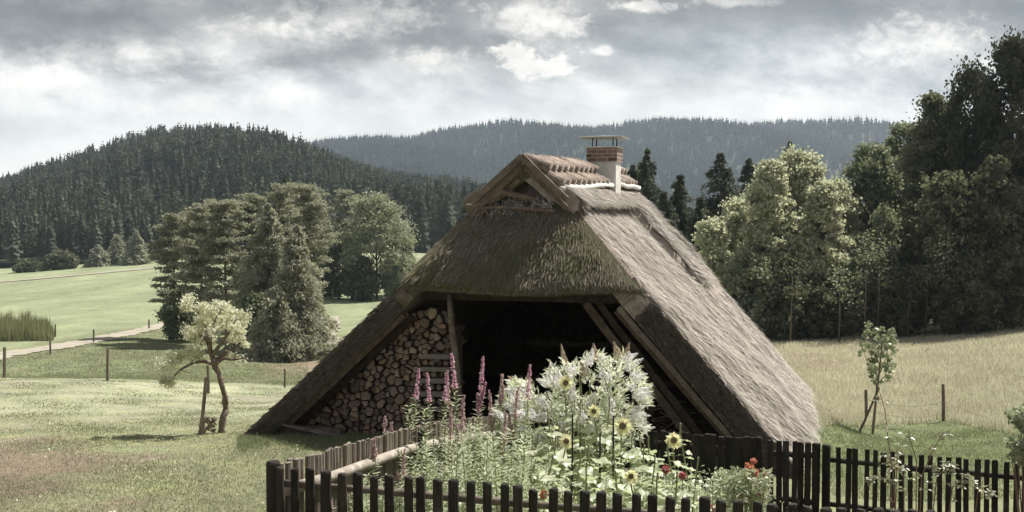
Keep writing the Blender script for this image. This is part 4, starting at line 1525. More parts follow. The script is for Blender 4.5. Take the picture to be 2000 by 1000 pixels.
GR = 'spruces behind the barn roof'
RS = [(1236, 88, 322, 110, 'left spruce of the pair directly right of the chimney'), (1264, 86, 294, 120, 'tall dark spruce right of the chimney'),
      (1298, 84, 372, 90, 'short spruce right behind the roof slope'),
      (1328, 88, 340, 110, 'slim spruce between the chimney pair and the broad dark spruce'), (1406, 86, 300, 165, 'broad dark spruce left of the pale yellow-green tree'),
      (1368, 82, 386, 110, 'low spruce left of the broad dark spruce'), (1464, 92, 308, 110, 'small spruce touching the pale yellow-green tree'),
      (1541, 92, 278, 120, 'spruce tip showing over the pale yellow-green tree')]
for i, (u, Y, vt, w, lb) in enumerate(RS):
    tree_at('spruce', u, Y, vt, w, 200 + i, 'spruce_tree', lb, GR, M_spruce, n=18000, size=.26, bare=.03)
GW = 'trees of the wood along the hayfield'
RW = [
    ('open', 1560, 65, 288, 190, M_light, .06, 20000, 'tallest pale yellow-green tree in the middle of the wood edge'),
    ('open', 1502, 62, 306, 150, M_light, .05, 14000, 'pale yellow-green tree leaning left against the tallest pale one'),
    ('open', 1606, 61, 345, 130, M_light, .06, 11000, 'lower pale yellow-green tree right of the tallest pale one'),
    ('broad', 1450, 66, 385, 150, M_light, .06, 13000, 'pale yellow-green tree at the left end of the wood'),
    ('broad', 1392, 62, 430, 110, M_light, .03, 9000, 'small pale tree right behind the roof slope'),
    ('broad', 1625, 68, 350, 130, M_light, .08, 11000, 'pale tree filling the gap right of the large yellow-green tree'),
    ('broad', 1470, 60, 500, 120, M_mid, .05, 9000, 'mid green tree under the pale tree at the left of the wood'),
    ('broad', 1570, 61, 520, 120, M_mid, .05, 7000, 'shaded lower tree under the large yellow-green tree'),
    ('broad', 1660, 60, 505, 90, M_mid, .05, 6000, 'slender grey-green tree left of the fresh green one'),
    ('birch', 1728, 60, 408, 84, M_mid, .15, 8500, 'young fresh green tree standing in front of the dark wood'),
    ('broad', 1700, 70, 275, 150, M_mid, .10, 14000, 'sunlit tree on the shoulder of the dark wood'),
    ('broad', 1760, 72, 228, 140, M_mid, .08, 14000, 'dark rounded tree on the sloping top of the wood'),
    ('broad', 1830, 66, 176, 150, M_mid2, .08, 15000, 'dark tree in the middle of the wood slope'),
    ('birch', 1900, 64, 128, 150, M_darkb, .08, 15000, 'dark birch with drooping twigs against the sky'),
    ('birch', 1975, 62, 62, 150, M_darkb, .08, 16000, 'tallest dark birch at the right edge of the photo'),
    ('broad', 2050, 60, 80, 190, M_darkl, .05, 10000, 'dark tree cut by the right edge of the photo'),
    ('broad', 1850, 58, 330, 130, M_mid2, .03, 11000, 'shaded tree in front of the dark wood, right of the fresh green one'),
    ('broad', 1940, 57, 300, 130, M_darkl, .03, 11000, 'deep shaded tree at the right of the wood front'),
    ('broad', 1790, 60, 420, 90, M_mid2, .03, 8000, 'shaded young tree just right of the fresh green one'),
    ('broad', 1985, 56, 420, 110, M_darkl, .02, 8000, 'low shaded tree at the right edge above the hayfield'),
    ('broad', 1890, 56, 500, 110, M_darkl, .02, 7000, 'lowest shaded tree in front of the dark wood'),
    ('broad', 1760, 58, 530, 80, M_darkl, .02, 5000, 'dark bush under the fresh green tree'),
    ('broad', 1530, 59, 560, 90, M_darkl, .02, 6000, 'dark undergrowth bush left of the pale tree trunk'),
    ('broad', 1610, 59, 570, 80, M_darkl, .02, 5000, 'dark undergrowth bush right of the pale tree trunk'),
]
for i, (k, u, Y, vt, w, mt, bare, n, lb) in enumerate(RW):
    tree_at(k, u, Y, vt, w, 230 + i, 'birch_tree' if mt is M_darkb else 'leafy_tree', lb, GW, mt, n=int(n * 1.9), size=.21, bare=bare)
# deeper rows of the wood that close the gaps between the front trees
rng = np.random.default_rng(77)
Vs, Fs, off = [], [], 0
mbt = MB()
for i in range(46):
    u = rng.uniform(1480, 2250); Y = rng.uniform(72, 100)
    x = (u - 1000) / F * Y
    z = H(x, Y)
    h = rng.uniform(6.5, 9) * (1 + max(0, (u - 1650)) / 520)
    cl = [(x + rng.normal(0, 1.3), Y + rng.normal(0, 1.3), z + h * rng.uniform(.1, 1), 1.1, 1.1, .8) for _ in range(26)]
    V, Fq = crown_cards(cl, 70, .38, rng)
    Vs.append(V); Fs.append(Fq + off); off += len(V)
    mbt.tube([(x, Y, z - .1), (x, Y, z + h * .7)], [.14, .05], 5)
tV, tF = mb_np(mbt)
Vs.append(tV); Fs.append(tF + off)
o = np_mesh('woodland', np.concatenate(Vs), np.concatenate(Fs), M_darkl)
tagit(o, 'dense dark interior of the wood behind its front trees', 'woodland', kind='stuff')
# slim trunks at the wood edge
for i, (u, Y, vt) in enumerate([(1545, 57, 540), (1690, 57, 500), (1716, 57.5, 520), (1846, 56.5, 480), (1775, 57, 560), (1640, 57, 560), (1925, 56, 520), (1810, 57, 520)]):
    b = on_ground(u, Y, -.05); tp = P(u + random.uniform(-6, 6), vt, Y)
    t = empty('young_tree', b)
    tagit(t, '%s slim bare-stemmed young tree from the left along the hayfield wood edge' % ordinal(sorted([1545, 1690, 1716, 1846, 1775, 1640, 1925, 1810]).index(u)), 'tree', 'slim stems at the wood edge')
    mb = MB(); mb.tube([(0, 0, 0), (.05, 0, (tp.z - b.z) * .5), (tp.x - b.x, 0, tp.z - b.z)], [.045, .035, .015], 5); mb.build('trunk', M_barkd, t, True)
    rr = np.random.default_rng(400 + i)
    cl = [((tp.x - b.x) + rr.normal(0, .5), rr.normal(0, .5), (tp.z - b.z) * rr.uniform(.75, 1.25), .5, .5, .4) for _ in range(10)]
    V, Fq = crown_cards(cl, 36, .17, rr, soft=True)
    np_mesh('crown', V, Fq, M_mid if i % 2 else M_darkl, t)

# ---- white fruit tree on the lawn
M_white = leaf('silver_leaves', [(.70, .70, .55), (.80, .79, .66), (.58, .59, .42), (.86, .85, .75)], .5, .03, .3, (.46, .46, .33), 3.0, 1.0)
b = on_ground(432, 18.5, -.03)
ft = empty('fruit_tree', b)
tagit(ft, 'small crooked fruit tree with pale whitish foliage on the lawn left of the barn', 'tree')


def FT(u, v, dy=0.0):
    return P(u, v, 18.5 + dy) - b + Vector((0, 0, 0))


random.seed(21)
mb = MB()
mb.tube([FT(432, 848), FT(433, 838), FT(434, 826), FT(436, 815), FT(441, 804, .05), FT(441, 795, .1), FT(440, 785), FT(440, 775), FT(437, 765), FT(433, 752), FT(430, 742, -.05), FT(427, 730, -.05), FT(421, 718), FT(419, 708), FT(412, 690)],
        [.078, .06, .062, .05, .056, .045, .052, .042, .05, .040, .047, .042, .052, .05, .036], 9, jit=.2)
limbs = [
    [(420, 712), (400, 706, .1), (378, 708, .1), (352, 722, 0), (333, 742, -.1)],
    [(412, 690), (405, 665, .1), (400, 640, .2), (388, 610, .2), (376, 590, .1)],
    [(412, 690), (410, 660, -.1), (418, 630, -.2), (432, 605, -.1)],
    [(414, 695), (432, 670, -.2), (450, 645, -.2), (462, 620, -.1)],
    [(420, 705), (440, 690, .2), (460, 680, .2), (474, 662, .2)],
    [(405, 665), (390, 655, .3), (372, 650, .3)],
    [(418, 712), (436, 700, -.2), (458, 702, -.3), (476, 700, -.3)],
]
for L in limbs:
    pts = [FT(*q) for q in L]
    mb.tube(pts, [.036 * (1 - .75 * i / (len(pts) - 1)) + .004 for i in range(len(pts))], 6, jit=.1)
for i in range(46):
    L = random.choice(limbs); q = random.choice(L[1:])
    a = FT(*q); d = Vector((random.uniform(-1, 1), random.uniform(-1, 1), random.uniform(-.4, 1))) * .22
    mb.tube([a, a + d * .5, a + d + Vector((0, 0, .03))], [.009, .006, .003], 4, False)
mb.build('trunk', surf('fruit_bark', (.10, .075, .06), (.27, .22, .18), 14, bump=.7, c3=(.42, .35, .30), s3=18, t3=(.6, .7)), ft, True)
cl = []
for (u, v, dy, ru, rv, k) in [(376, 590, .1, 20, 14, 7), (368, 602, 0, 12, 12, 4), (430, 605, -.1, 34, 14, 10), (405, 615, .2, 26, 14, 8), (455, 625, 0, 28, 18, 10), (466, 650, .1, 18, 16, 7),
                              (425, 630, .4, 40, 16, 11), (385, 640, .2, 22, 14, 7), (372, 655, .3, 16, 10, 4), (440, 650, -.3, 30, 12, 8), (478, 668, .1, 8, 10, 2),
                              (395, 672, .3, 20, 12, 6), (370, 690, .1, 24, 10, 7), (350, 700, 0, 24, 12, 9), (332, 712, -.1, 16, 14, 7), (326, 735, -.1, 9, 12, 4), (330, 748, 0, 6, 5, 2),
                              (385, 695, .1, 20, 10, 5), (405, 650, .5, 30, 18, 7), (445, 610, .4, 20, 10, 5), (470, 702, -.3, 8, 3, 1), (450, 692, -.3, 10, 4, 1)]:
    for j in range(k):
        q = FT(u + random.uniform(-ru, ru), v + random.uniform(-rv, rv), dy + random.uniform(-.35, .35))
        s_ = random.uniform(.05, .10)
        cl.append((*q, s_, s_, s_ * .8))
rr = np.random.default_rng(9)
V, Fq = crown_cards(cl, 70, .055, rr, soft=True, aspect=1.9)
np_mesh('crown', V, Fq, M_white, ft)
cl = [(*(FT(random.uniform(392, 418), random.uniform(815, 843), random.uniform(-.2, .2))), .05, .05, .05) for _ in range(20)]
V, Fq = crown_cards(cl, 14, .07, rr)
o = np_mesh('weed_clump', V - np.array([0, 0, 0]), Fq, leaf('rusty_weeds', [(.20, .13, .10), (.28, .20, .15), (.22, .22, .11)], .3))
o.location = b
tagit(o, 'rusty brown weeds between the fruit tree trunk and its leaning stake', 'weeds', kind='stuff')
M_post = surf('weathered_post', (.085, .07, .055), (.19, .16, .13), 10, (1, 1, .3), bump=.5, obj_var=.15)


def post_at(name, u0, v0, u1, v1, Y, w, label, cat='post', group=None, mat=None, lean_y=0):
    """post from foot (u0,v0) to top (u1,v1)"""
    a, c_ = P(u0, v0, Y), P(u1, v1, Y + lean_y)
    gz = H(a.x, a.y)
    a.z = min(a.z, gz) - .15
    mb = MB(); d = c_ - a
    mb.tube([Vector((0, 0, 0)), d * .5 + Vector((.006, 0, 0)), d * .985, d], [w / 2 * 1.05, w / 2, w / 2 * .95, w / 2 * .7], 7, jit=.07)
    o = mb.build(name, mat or M_post); o.location = a
    tagit(o, label, cat, group)
    return o


post_at('tree_stake', 389, 842, 403, 737, 18.3, .065, 'leaning wooden stake beside the pale fruit tree', 'stake', mat=M_grey)

# ---- sapling on the right
sb = on_ground(1708, 24.2, -.02)
sp_ = empty('sapling', sb)
tagit(sp_, 'slim young tree tied to a leaning stake on the green lawn right of the barn', 'tree')


def SF(u, v, dy=0.0):
    return P(u, v, 24.2 + dy) - sb


mb = MB()
mb.tube([Vector((0, 0, -.05)), SF(1709, 800), SF(1713, 757), SF(1716, 735), SF(1720, 700), SF(1724, 665), SF(1728, 640)], [.032, .03, .028, .024, .018, .012, .006], 7)
for L in [[(1713, 757), (1700, 725, .1), (1690, 695, .1), (1682, 675, .1)], [(1714, 750), (1728, 735, -.1), (1738, 710, -.1), (1744, 680, -.1)],
          [(1715, 740), (1705, 710, -.1), (1698, 670, -.1), (1692, 640, -.1)], [(1716, 735), (1730, 700, .2), (1738, 660, .2)],
          [(1718, 715), (1710, 690, .2), (1708, 660, .2)]]:
    pts = [SF(*q) for q in L]
    mb.tube(pts, [.014 * (1 - .7 * i / (len(pts) - 1)) for i in range(len(pts))], 5, False)
mb.build('trunk', M_grey, sp_, True)
cl = []
for (u, v, ru, rv, k) in [(1728, 650, 18, 16, 9), (1696, 645, 8, 12, 3), (1710, 665, 20, 14, 6), (1684, 682, 8, 12, 3), (1700, 695, 14, 14, 5), (1725, 680, 20, 16, 9), (1740, 675, 8, 16, 4),
                          (1718, 710, 20, 16, 9), (1735, 710, 12, 14, 4), (1712, 735, 12, 10, 4), (1728, 738, 10, 8, 3), (1698, 722, 8, 8, 2)]:
    for j in range(k):
        q = SF(u + random.uniform(-ru, ru), v + random.uniform(-rv, rv), random.uniform(-.35, .35))
        s_ = random.uniform(.05, .10); cl.append((*q, s_, s_, s_))
V, Fq = crown_cards(cl, 26, .075, rr, aspect=1.7)
np_mesh('crown', V, Fq, leaf('sapling_leaves', [(.20, .24, .13), (.28, .32, .18), (.38, .40, .27)], .4, .06), sp_)
post_at('tree_stake', 1670, 850, 1717, 757, 24.0, .05, 'slanting brown stake propping the young tree', 'stake', mat=M_post)

# ---- pasture posts and wires
PL = [(8, 732, 678, 40, .12), (210, 743, 680, 40, .11), (407, 769, 713, 36, .10), (556, 752, 720, 42, .08)]
for i, (u, vb, vt, Y, w) in enumerate(PL):
    post_at('fence_post', u, vb, u + random.uniform(-1, 1), vt, Y, w, '%s weathered post from the left in the wire fence along the lawn brow' % ordinal(i), 'fence post', 'posts of the lawn brow wire fence')
PF = [(98, 682, 658, 68, .12), (183, 664, 643, 78, .12), (291, 640, 624, 94, .14)]
for i, (u, vb, vt, Y, w) in enumerate(PF):
    post_at('fence_post', u, vb, u, vt, Y, w, '%s post from the left along the pale farm track' % ordinal(i), 'fence post', 'posts beside the farm track')
post_at('fence_post', 108, 656, 108, 633, 84, .12, 'lone post right of the reeds, beyond the farm track', 'fence post')
for i, (u, vb, vt) in enumerate([(650, 578, 563), (694, 582, 565)]):
    post_at('fence_post', u, vb, u, vt, 140, .2, '%s grey post under the far trees behind the meadow' % ('left' if i == 0 else 'right'), 'fence post', 'posts below the far trees')
PR = [(1692, 828, 761, 28.4, .085), (1843, 828, 750, 28.8, .09)]
for i, (u, vb, vt, Y, w) in enumerate(PR):
    post_at('fence_post', u, vb, u - 1, vt, Y, w, ['wooden post behind the young tree at the hayfield edge', 'wooden post alone at the hayfield edge, right of the young tree'][i], 'fence post', 'posts at the hayfield edge')
M_wire = surf('fence_wire', (.22, .21, .20), (.34, .33, .32), 4, bump=0, rough=.6)


def wire(pts, label, r, sag=.12):
    mb = MB()
    for i in range(len(pts) - 1):
        a, c_ = P(*pts[i]), P(*pts[i + 1])
        q = [a.lerp(c_, k / 8) - Vector((0, 0, sag * 4 * (k / 8) * (1 - k / 8))) for k in range(9)]
        mb.tube(q, r, 4, False)
    o = mb.build('fence_wire', M_wire); tagit(o, label, 'wire')


wire([(-220, 702, 41), (8, 706, 40), (210, 712, 40), (407, 738, 36), (556, 735, 42)], 'thin sagging wire of the fence along the lawn brow', .008, .15)
wire([(1692, 780, 28.4), (1843, 785, 28.8), (2080, 840, 24)], 'upper pale wire running right from the hayfield post', .007, .15)
wire([(1692, 800, 28.4), (1843, 808, 28.8), (2080, 860, 24)], 'lower pale wire running right from the hayfield post', .007, .15)

# ---- reeds
rr = np.random.default_rng(31)
n = 2600
u = rr.uniform(-90, 98, n) + rr.normal(0, 3, n); Y = rr.uniform(79, 87, n)
x = (u - 1000) / F * Y
C = np.stack([x, Y, hgt_np(x, Y)], -1)
L = rr.uniform(1.0, 2.0, n) * (1 - .4 * np.clip((u - 70) / 30, 0, 1)) * (1 + .16 * np.sin(u * .16) + .1 * np.sin(u * .43 + 1))
dd = unit(np.stack([rr.normal(0, .12, n), rr.normal(0, .12, n), np.ones(n)], -1))
wv = np.stack([rr.uniform(.03, .07, n), np.zeros(n), np.zeros(n)], -1)
V = np.stack([C - wv, C + wv, C + dd * L[:, None]], 1).reshape(-1, 3)
o = np_mesh('reeds', V, np.arange(3 * n).reshape(n, 3), leaf('reed_blades', [(.16, .18, .07), (.24, .25, .11), (.30, .27, .15), (.11, .14, .05)], .35))
tagit(o, 'tall green reeds standing beside the farm track at the left edge', 'reeds', kind='stuff')


# ---- grass blades
def blades(name, n, ur, Yr, hr, w, mat, label, rng, power=1.0, mask=None, lean=.35):
    u = rng.uniform(*ur, n); Y = Yr[0] * (Yr[1] / Yr[0]) ** (rng.uniform(0, 1, n) ** power)
    if mask is not None:
        k = mask(u, Y); u, Y = u[k], Y[k]
    x = (u - 1000) / F * Y
    m_ = len(x)
    C = np.stack([x, Y, hgt_np(x, Y) - .01], -1)
    hh = rng.uniform(hr[0], hr[1], m_)[:, None]
    d = unit(np.stack([rng.normal(0, lean, m_), rng.normal(0, lean, m_), np.ones(m_)], -1))
    an = rng.uniform(0, 6.28, m_)
    wv = np.stack([np.cos(an), np.sin(an), 0 * an], -1) * (w * rng.uniform(.6, 1.4, m_) * (Y / Yr[0]) ** .6)[:, None] / 2
    V = np.stack([C - wv, C + wv, C + d * hh], 1).reshape(-1, 3)
    o = np_mesh(name, V, np.arange(3 * m_).reshape(m_, 3), mat)
    tagit(o, label, 'grass', kind='stuff')


M_gr = leaf('lawn_blades', [(.24, .265, .145), (.30, .32, .19), (.36, .365, .24), (.26, .25, .165), (.21, .235, .12)], .38, .01, .4, (.28, .25, .185), .35)
M_hay = leaf('hay_blades', [(.50, .46, .36), (.60, .56, .45), (.42, .39, .30), (.67, .63, .52), (.38, .39, .27)], .35, .02, .4, (.42, .33, .28), .35)
M_gg = leaf('green_blades', [(.17, .205, .10), (.22, .255, .13), (.28, .30, .17)], .35, .02)
rr = np.random.default_rng(55)


def lawn_mask(u, Y):
    x = (u - 1000) / F * Y
    xl = np.interp(Y, [7.5, 14], [-1.75, -.05])
    dx, dy = x - BL.x, Y - BL.y
    pl = dx * math.cos(TH) - dy * math.sin(TH); sl = dx * math.sin(TH) + dy * math.cos(TH)
    return ~((x > xl) & (Y > 7.4) & (Y < 14)) & ~((pl > .55) & (sl > .05) & (sl < 8))


blades('lawn_grass', 150000, (-60, 760), (8.5, 42), (.015, .045), .011, M_gr, 'short patchy lawn grass with dry brown spots left of the barn', rr, 1.3, lawn_mask)
blades('pasture_grass', 60000, (-60, 600), (44, 96), (.04, .11), .04, leaf('pasture_blades', [(.22, .25, .14), (.28, .31, .18), (.34, .35, .22)], .4, .01), 'longer green pasture grass in the dip beyond the lawn brow', rr, 1, lambda u, Y: ~((u < 300) & (Y > np.interp(u, [-80, 0, 290], [58, 65, 92]))))
hb_ = lambda u: np.interp(u, _HB[:, 0], _HB[:, 1])
blades('hay_grass', 150000, (1480, 2060), (20, 63), (.08, .26), .018, M_hay, 'tall pale dry grass of the hayfield on the right', rr, .8, lambda u, Y: Y > hb_(u))
blades('meadow_grass', 45000, (1560, 2080), (14.5, 29), (.03, .07), .014, M_gg, 'short bright green grass between the fence and the hayfield', rr, 1, lambda u, Y: Y < hb_(u) + .3)
blades('verge_grass', 5000, (1560, 2060), (20, 30), (.12, .3), .02, M_gg, 'tufty green strip of grass at the mown edge of the hayfield', rr, 1, lambda u, Y: np.abs(Y - hb_(u)) < .35)
blades('barn_foot_grass', 9000, (460, 760), (15.2, 17.4), (.04, .10), .014, M_gg, 'shaded green grass at the left foot of the barn', rr, 1, lambda u, Y: (Y > 15.9 + .3 * np.sin(u * .05) + rr.normal(0, .25, len(Y))))
# small white clover heads in the lawn
n = 150
u = rr.uniform(-20, 640, n); Y = rr.uniform(10, 22, n); x = (u - 1000) / F * Y
k = lawn_mask(u, Y); x, Y = x[k], Y[k]
C = np.stack([x, Y, hgt_np(x, Y) + .05], -1)
V, Fq = cards(np.repeat(C, 3, 0) + rr.normal(0, .006, (len(C) * 3, 3)), .022, rr, aspect=1.0)
o = np_mesh('clover_flowers', V, Fq, leaf('clover_white', [(.7, .68, .6), (.8, .78, .5)], .3))
tagit(o, 'scattered tiny white and yellow flowers in the lawn', 'flowers', kind='stuff')
# ------------------------------------------------------------------ garden fences
random.seed(12)
M_stake = surf('dark_stake', (.014, .012, .010), (.045, .039, .033), 9, (1, 1, .25), bump=.6, obj_var=.25, c3=(.09, .082, .068), s3=7, t3=(.58, .76))
M_slab = surf('split_slab', (.12, .10, .082), (.27, .235, .195), 9, (1, 1, .2), bump=.7, obj_var=.22, c3=(.12, .10, .08), s3=6, t3=(.55, .7))
M_rail = surf('round_rail', (.24, .21, .18), (.43, .385, .335), 7, bump=.5, c3=(.62, .57, .52), s3=8, t3=(.55, .7))
M_railf = surf('round_rail_dark', (.10, .085, .07), (.22, .19, .16), 7, bump=.5)


def fence_line(name, label, ptop, n, w, d, mat, rail_mat, rails, round_=False, jit=.02, side=1, hgt=1.0, hv=None, posts=(), rail_r=.035, group=None, tilt=.02):
    """ptop: list of top points along the line"""
    L = [0]
    for a, b in zip(ptop[:-1], ptop[1:]):
        L.append(L[-1] + (b - a).length)

    def at(t):
        s = t * L[-1]
        for i in range(len(L) - 1):
            if s <= L[i + 1] + 1e-9:
                return ptop[i].lerp(ptop[i + 1], (s - L[i]) / (L[i + 1] - L[i]))
        return ptop[-1].copy()
    base = ptop[0].copy(); base.z = H(base.x, base.y)
    root = empty(name, base)
    tagit(root, label, 'fence', group)
    dr = (ptop[-1] - ptop[0]); dr.z = 0; dr.normalize()
    nr = Vector((-dr.y, dr.x, 0)) * side
    for i in range(n):
        t = (i + .5 + random.uniform(-.12, .12)) / n
        tp = at(t); tp.z += random.uniform(-jit, jit)
        ft_ = tp.copy(); ft_.z = H(tp.x, tp.y) - .06
        lean = Vector((random.uniform(-tilt, tilt), random.uniform(-tilt, tilt), 0)) * .8
        tp += lean
        tp -= base; ft_ -= base
        mb = MB()
        ww = w * random.uniform(.85, 1.12)
        if round_:
            mb.tube([ft_, ft_.lerp(tp, .5), tp - Vector((0, 0, .012)), tp], [ww / 2 * 1.05, ww / 2, ww / 2 * .98, ww / 2 * .78], 9, jit=.04)
            for q in range(len(mb.v)):      # slanting sawn tops
                if q >= 27:
                    v_ = mb.v[q]; mb.v[q] = (v_[0], v_[1], v_[2] + (v_[0] - tp.x) * .18 * math.sin(i * 2.3))
        else:
            # split slab: half round, narrow
            vs = []
            k = 6
            for (c_, sc) in ((ft_, 1), (ft_.lerp(tp, .5) + lean * .2, 1), (tp, .96)):
                for j in range(k):
                    a = math.pi * j / (k - 1)
                    vs.append(c_ + dr * math.cos(a) * ww / 2 * sc - nr * (math.sin(a) ** .7 * d) * sc + Vector((0, 0, random.uniform(-.006, .006))))
            fs = []
            for r in range(2):
                for j in range(k):
                    b = r * k + j; c2 = r * k + (j + 1) % k
                    fs.append((b, c2, c2 + k, b + k))
            fs.append(tuple(range(2 * k, 3 * k)))
            mb.add(vs, fs)
        mb.build('picket', mat, root)
    for (drop, off) in rails:
        mb = MB()
        k = 8
        pts = [at(j / k) + nr * off - Vector((0, 0, drop)) + Vector((0, 0, random.uniform(-.012, .012))) - base for j in range(k + 1)]
        mb.tube(pts, [rail_r * random.uniform(.9, 1.1) for _ in pts], 9, jit=.03)
        mb.build('rail', rail_mat, root, True)
    for (t, ww, up, off, m_) in posts:
        tp = at(t) + Vector((0, 0, up)) + nr * off; ft_ = tp.copy(); ft_.z = H(tp.x, tp.y) - .1
        mb = MB()
        mb.tube([ft_ - base, tp - base - Vector((0, 0, .015)), tp - base], [ww / 2, ww / 2, ww / 2 * .8], 10, jit=.03)
        mb.build('post', m_, root)
    return root


fence_line('picket_fence', 'dark round-stake picket fence across the bottom of the photo, nearest the camera',
           [P(531, 912, 7.5), P(1040, 953, 7.27), P(1600, 988, 7.0), P(2120, 1012, 6.85)], 48, .071, .05, M_stake, M_railf, [(.13, .06)], True,
           side=1, jit=.016, posts=[(.0, .100, .035, .03, M_stake)] , rail_r=.026, tilt=.014)
# the stout corner post belongs where the two fences meet
fence_line('picket_fence', 'pale split-slab fence running back along the left side of the flower garden',
           [P(545, 903, 7.75), P(600, 890, 8.2), P(700, 862, 9.1), P(785, 838, 10.1), P(880, 820, 11.6), P(1000, 812, 14.0)], 98, .064, .035, M_slab, M_rail, [(.20, -.07)], False,
           side=1, jit=.012, posts=[(.41, .08, .00, -.12, M_stake)], rail_r=.045, tilt=.02)
fence_line('picket_fence', 'dark slab fence at the back of the flower garden in front of the barn opening',
           [P(1005, 814, 13.9), P(1240, 838, 13.5), P(1490, 858, 13.0)], 40, .078, .03, M_stake, M_stake, [(.17, -.05), (.75, -.05)], False,
           side=-1, jit=.012, posts=[(.985, .09, .02, -.02, M_stake)], rail_r=.035)
fence_line('garden_gate', 'narrow dark picket gate in the back fence at the right foot of the thatch',
           [P(1500, 860, 12.95), P(1600, 866, 12.8)], 7, .07, .03, M_stake, M_stake, [(.16, -.05), (.72, -.05)], False, side=-1, jit=.006,
           posts=[(.93, .08, .0, 0, M_stake)], rail_r=.035)
fence_line('picket_fence', 'dark open picket fence on the right in front of the green lawn',
           [P(1611, 870, 12.8), P(1800, 890, 12.5), P(2000, 905, 12.3), P(2130, 915, 12.1)], 28, .064, .03, M_stake, M_stake, [(.17, -.05), (.72, -.05)], False, side=-1, jit=.010,
           posts=[(.006, .10, .01, 0, M_stake)], rail_r=.032)

# ------------------------------------------------------------------ garden plants
M_lgreen = leaf('willow_leaves', [(.40, .45, .27), (.48, .53, .34), (.33, .38, .21), (.58, .61, .43)], .45, .04)
M_stem = surf('stems', (.20, .22, .11), (.30, .31, .18), 8, bump=0)
M_stemr = surf('red_stems', (.20, .12, .10), (.30, .2, .16), 8, bump=0)
M_pink = leaf('pink_blossom', [(.62, .28, .48), (.72, .40, .60), (.50, .20, .36), (.82, .56, .70)], .45, .03)
M_pinkd = leaf('faded_blossom', [(.50, .30, .36), (.60, .42, .46), (.42, .24, .28)], .4, .03)
M_whitef = leaf('white_blossom', [(.90, .89, .87), (.84, .83, .82), (.93, .92, .90), (.78, .77, .75)], .45, .04, 0, tcol=1.0, tb=1.0)
M_tan = leaf('faded_panicle', [(.42, .32, .25), (.55, .43, .34), (.62, .52, .43)], .35, .03)
M_wleaf = leaf('downy_leaves', [(.70, .71, .60), (.80, .80, .72), (.52, .56, .40), (.86, .86, .80)], .5, .03, 0, tcol=1.0, tb=.93)
M_sunl = leaf('sunflower_leaves', [(.50, .55, .34), (.60, .64, .43), (.42, .48, .28), (.70, .72, .54)], .45, .05, 0, tcol=1.15)
M_petal = leaf('cream_petals', [(.88, .82, .62), (.90, .86, .70), (.84, .74, .50)], .68, .02, 0, tcol=1.1)
M_disc = surf('sunflower_disc', (.10, .075, .05), (.26, .19, .11), 60, bump=.6)
M_orange = leaf('orange_petals', [(.55, .14, .08), (.66, .22, .13), (.72, .32, .22)], .4, .04)
M_red = leaf('red_petals', [(.48, .07, .10), (.55, .12, .15), (.50, .16, .22)], .4, .04)
M_small = leaf('bush_leaves', [(.26, .30, .17), (.34, .38, .23), (.44, .47, .32), (.20, .23, .13)], .42, .05)


def lance(C, ax, up, L, w, droop=0.15, nseg=3):
    """pointed leaves with real outline, two halves slightly folded. C, ax (n,3); L,w (n,)"""
    n = len(C)
    ax = unit(ax); side = unit(np.cross(ax, up)); nn = unit(np.cross(side, ax))
    L = np.asarray(L)[:, None]; w = np.asarray(w)[:, None]
    V = [C]
    prof = [(.33, 1.0), (.68, .75)]
    for (f, k) in prof:
        c_ = C + ax * L * f - nn * droop * L * f * f
        V += [c_ - side * w * k / 2 + nn * w * .12, c_, c_ + side * w * k / 2 + nn * w * .12]
    V.append(C + ax * L - nn * droop * L)
    V = np.stack(V, 1)      # 8 per leaf
    base = np.arange(n)[:, None] * 8
    Q = np.array([[0, 2, 1, 1], [0, 3, 2, 2], [1, 2, 5, 4], [2, 3, 6, 5], [4, 5, 7, 7], [5, 6, 7, 7]])
    Fq = (base[:, None, :] + Q[None]).reshape(-1, 4)
    return V.reshape(-1, 3), Fq


def tri_mesh(name, parts, mats, parent):
    """parts of quads where degenerate last index means triangle -> build with from_pydata for clean faces"""
    V, Fq, mi = merge_np(parts)
    me = bpy.data.meshes.new(name)
    fl = [tuple(f[:3]) if f[2] == f[3] else tuple(f) for f in Fq.tolist()]
    me.from_pydata(V.tolist(), [], fl)
    o = link(name, me, mats, parent)
    me.polygons.foreach_set('material_index', mi.astype(np.int32))
    return o


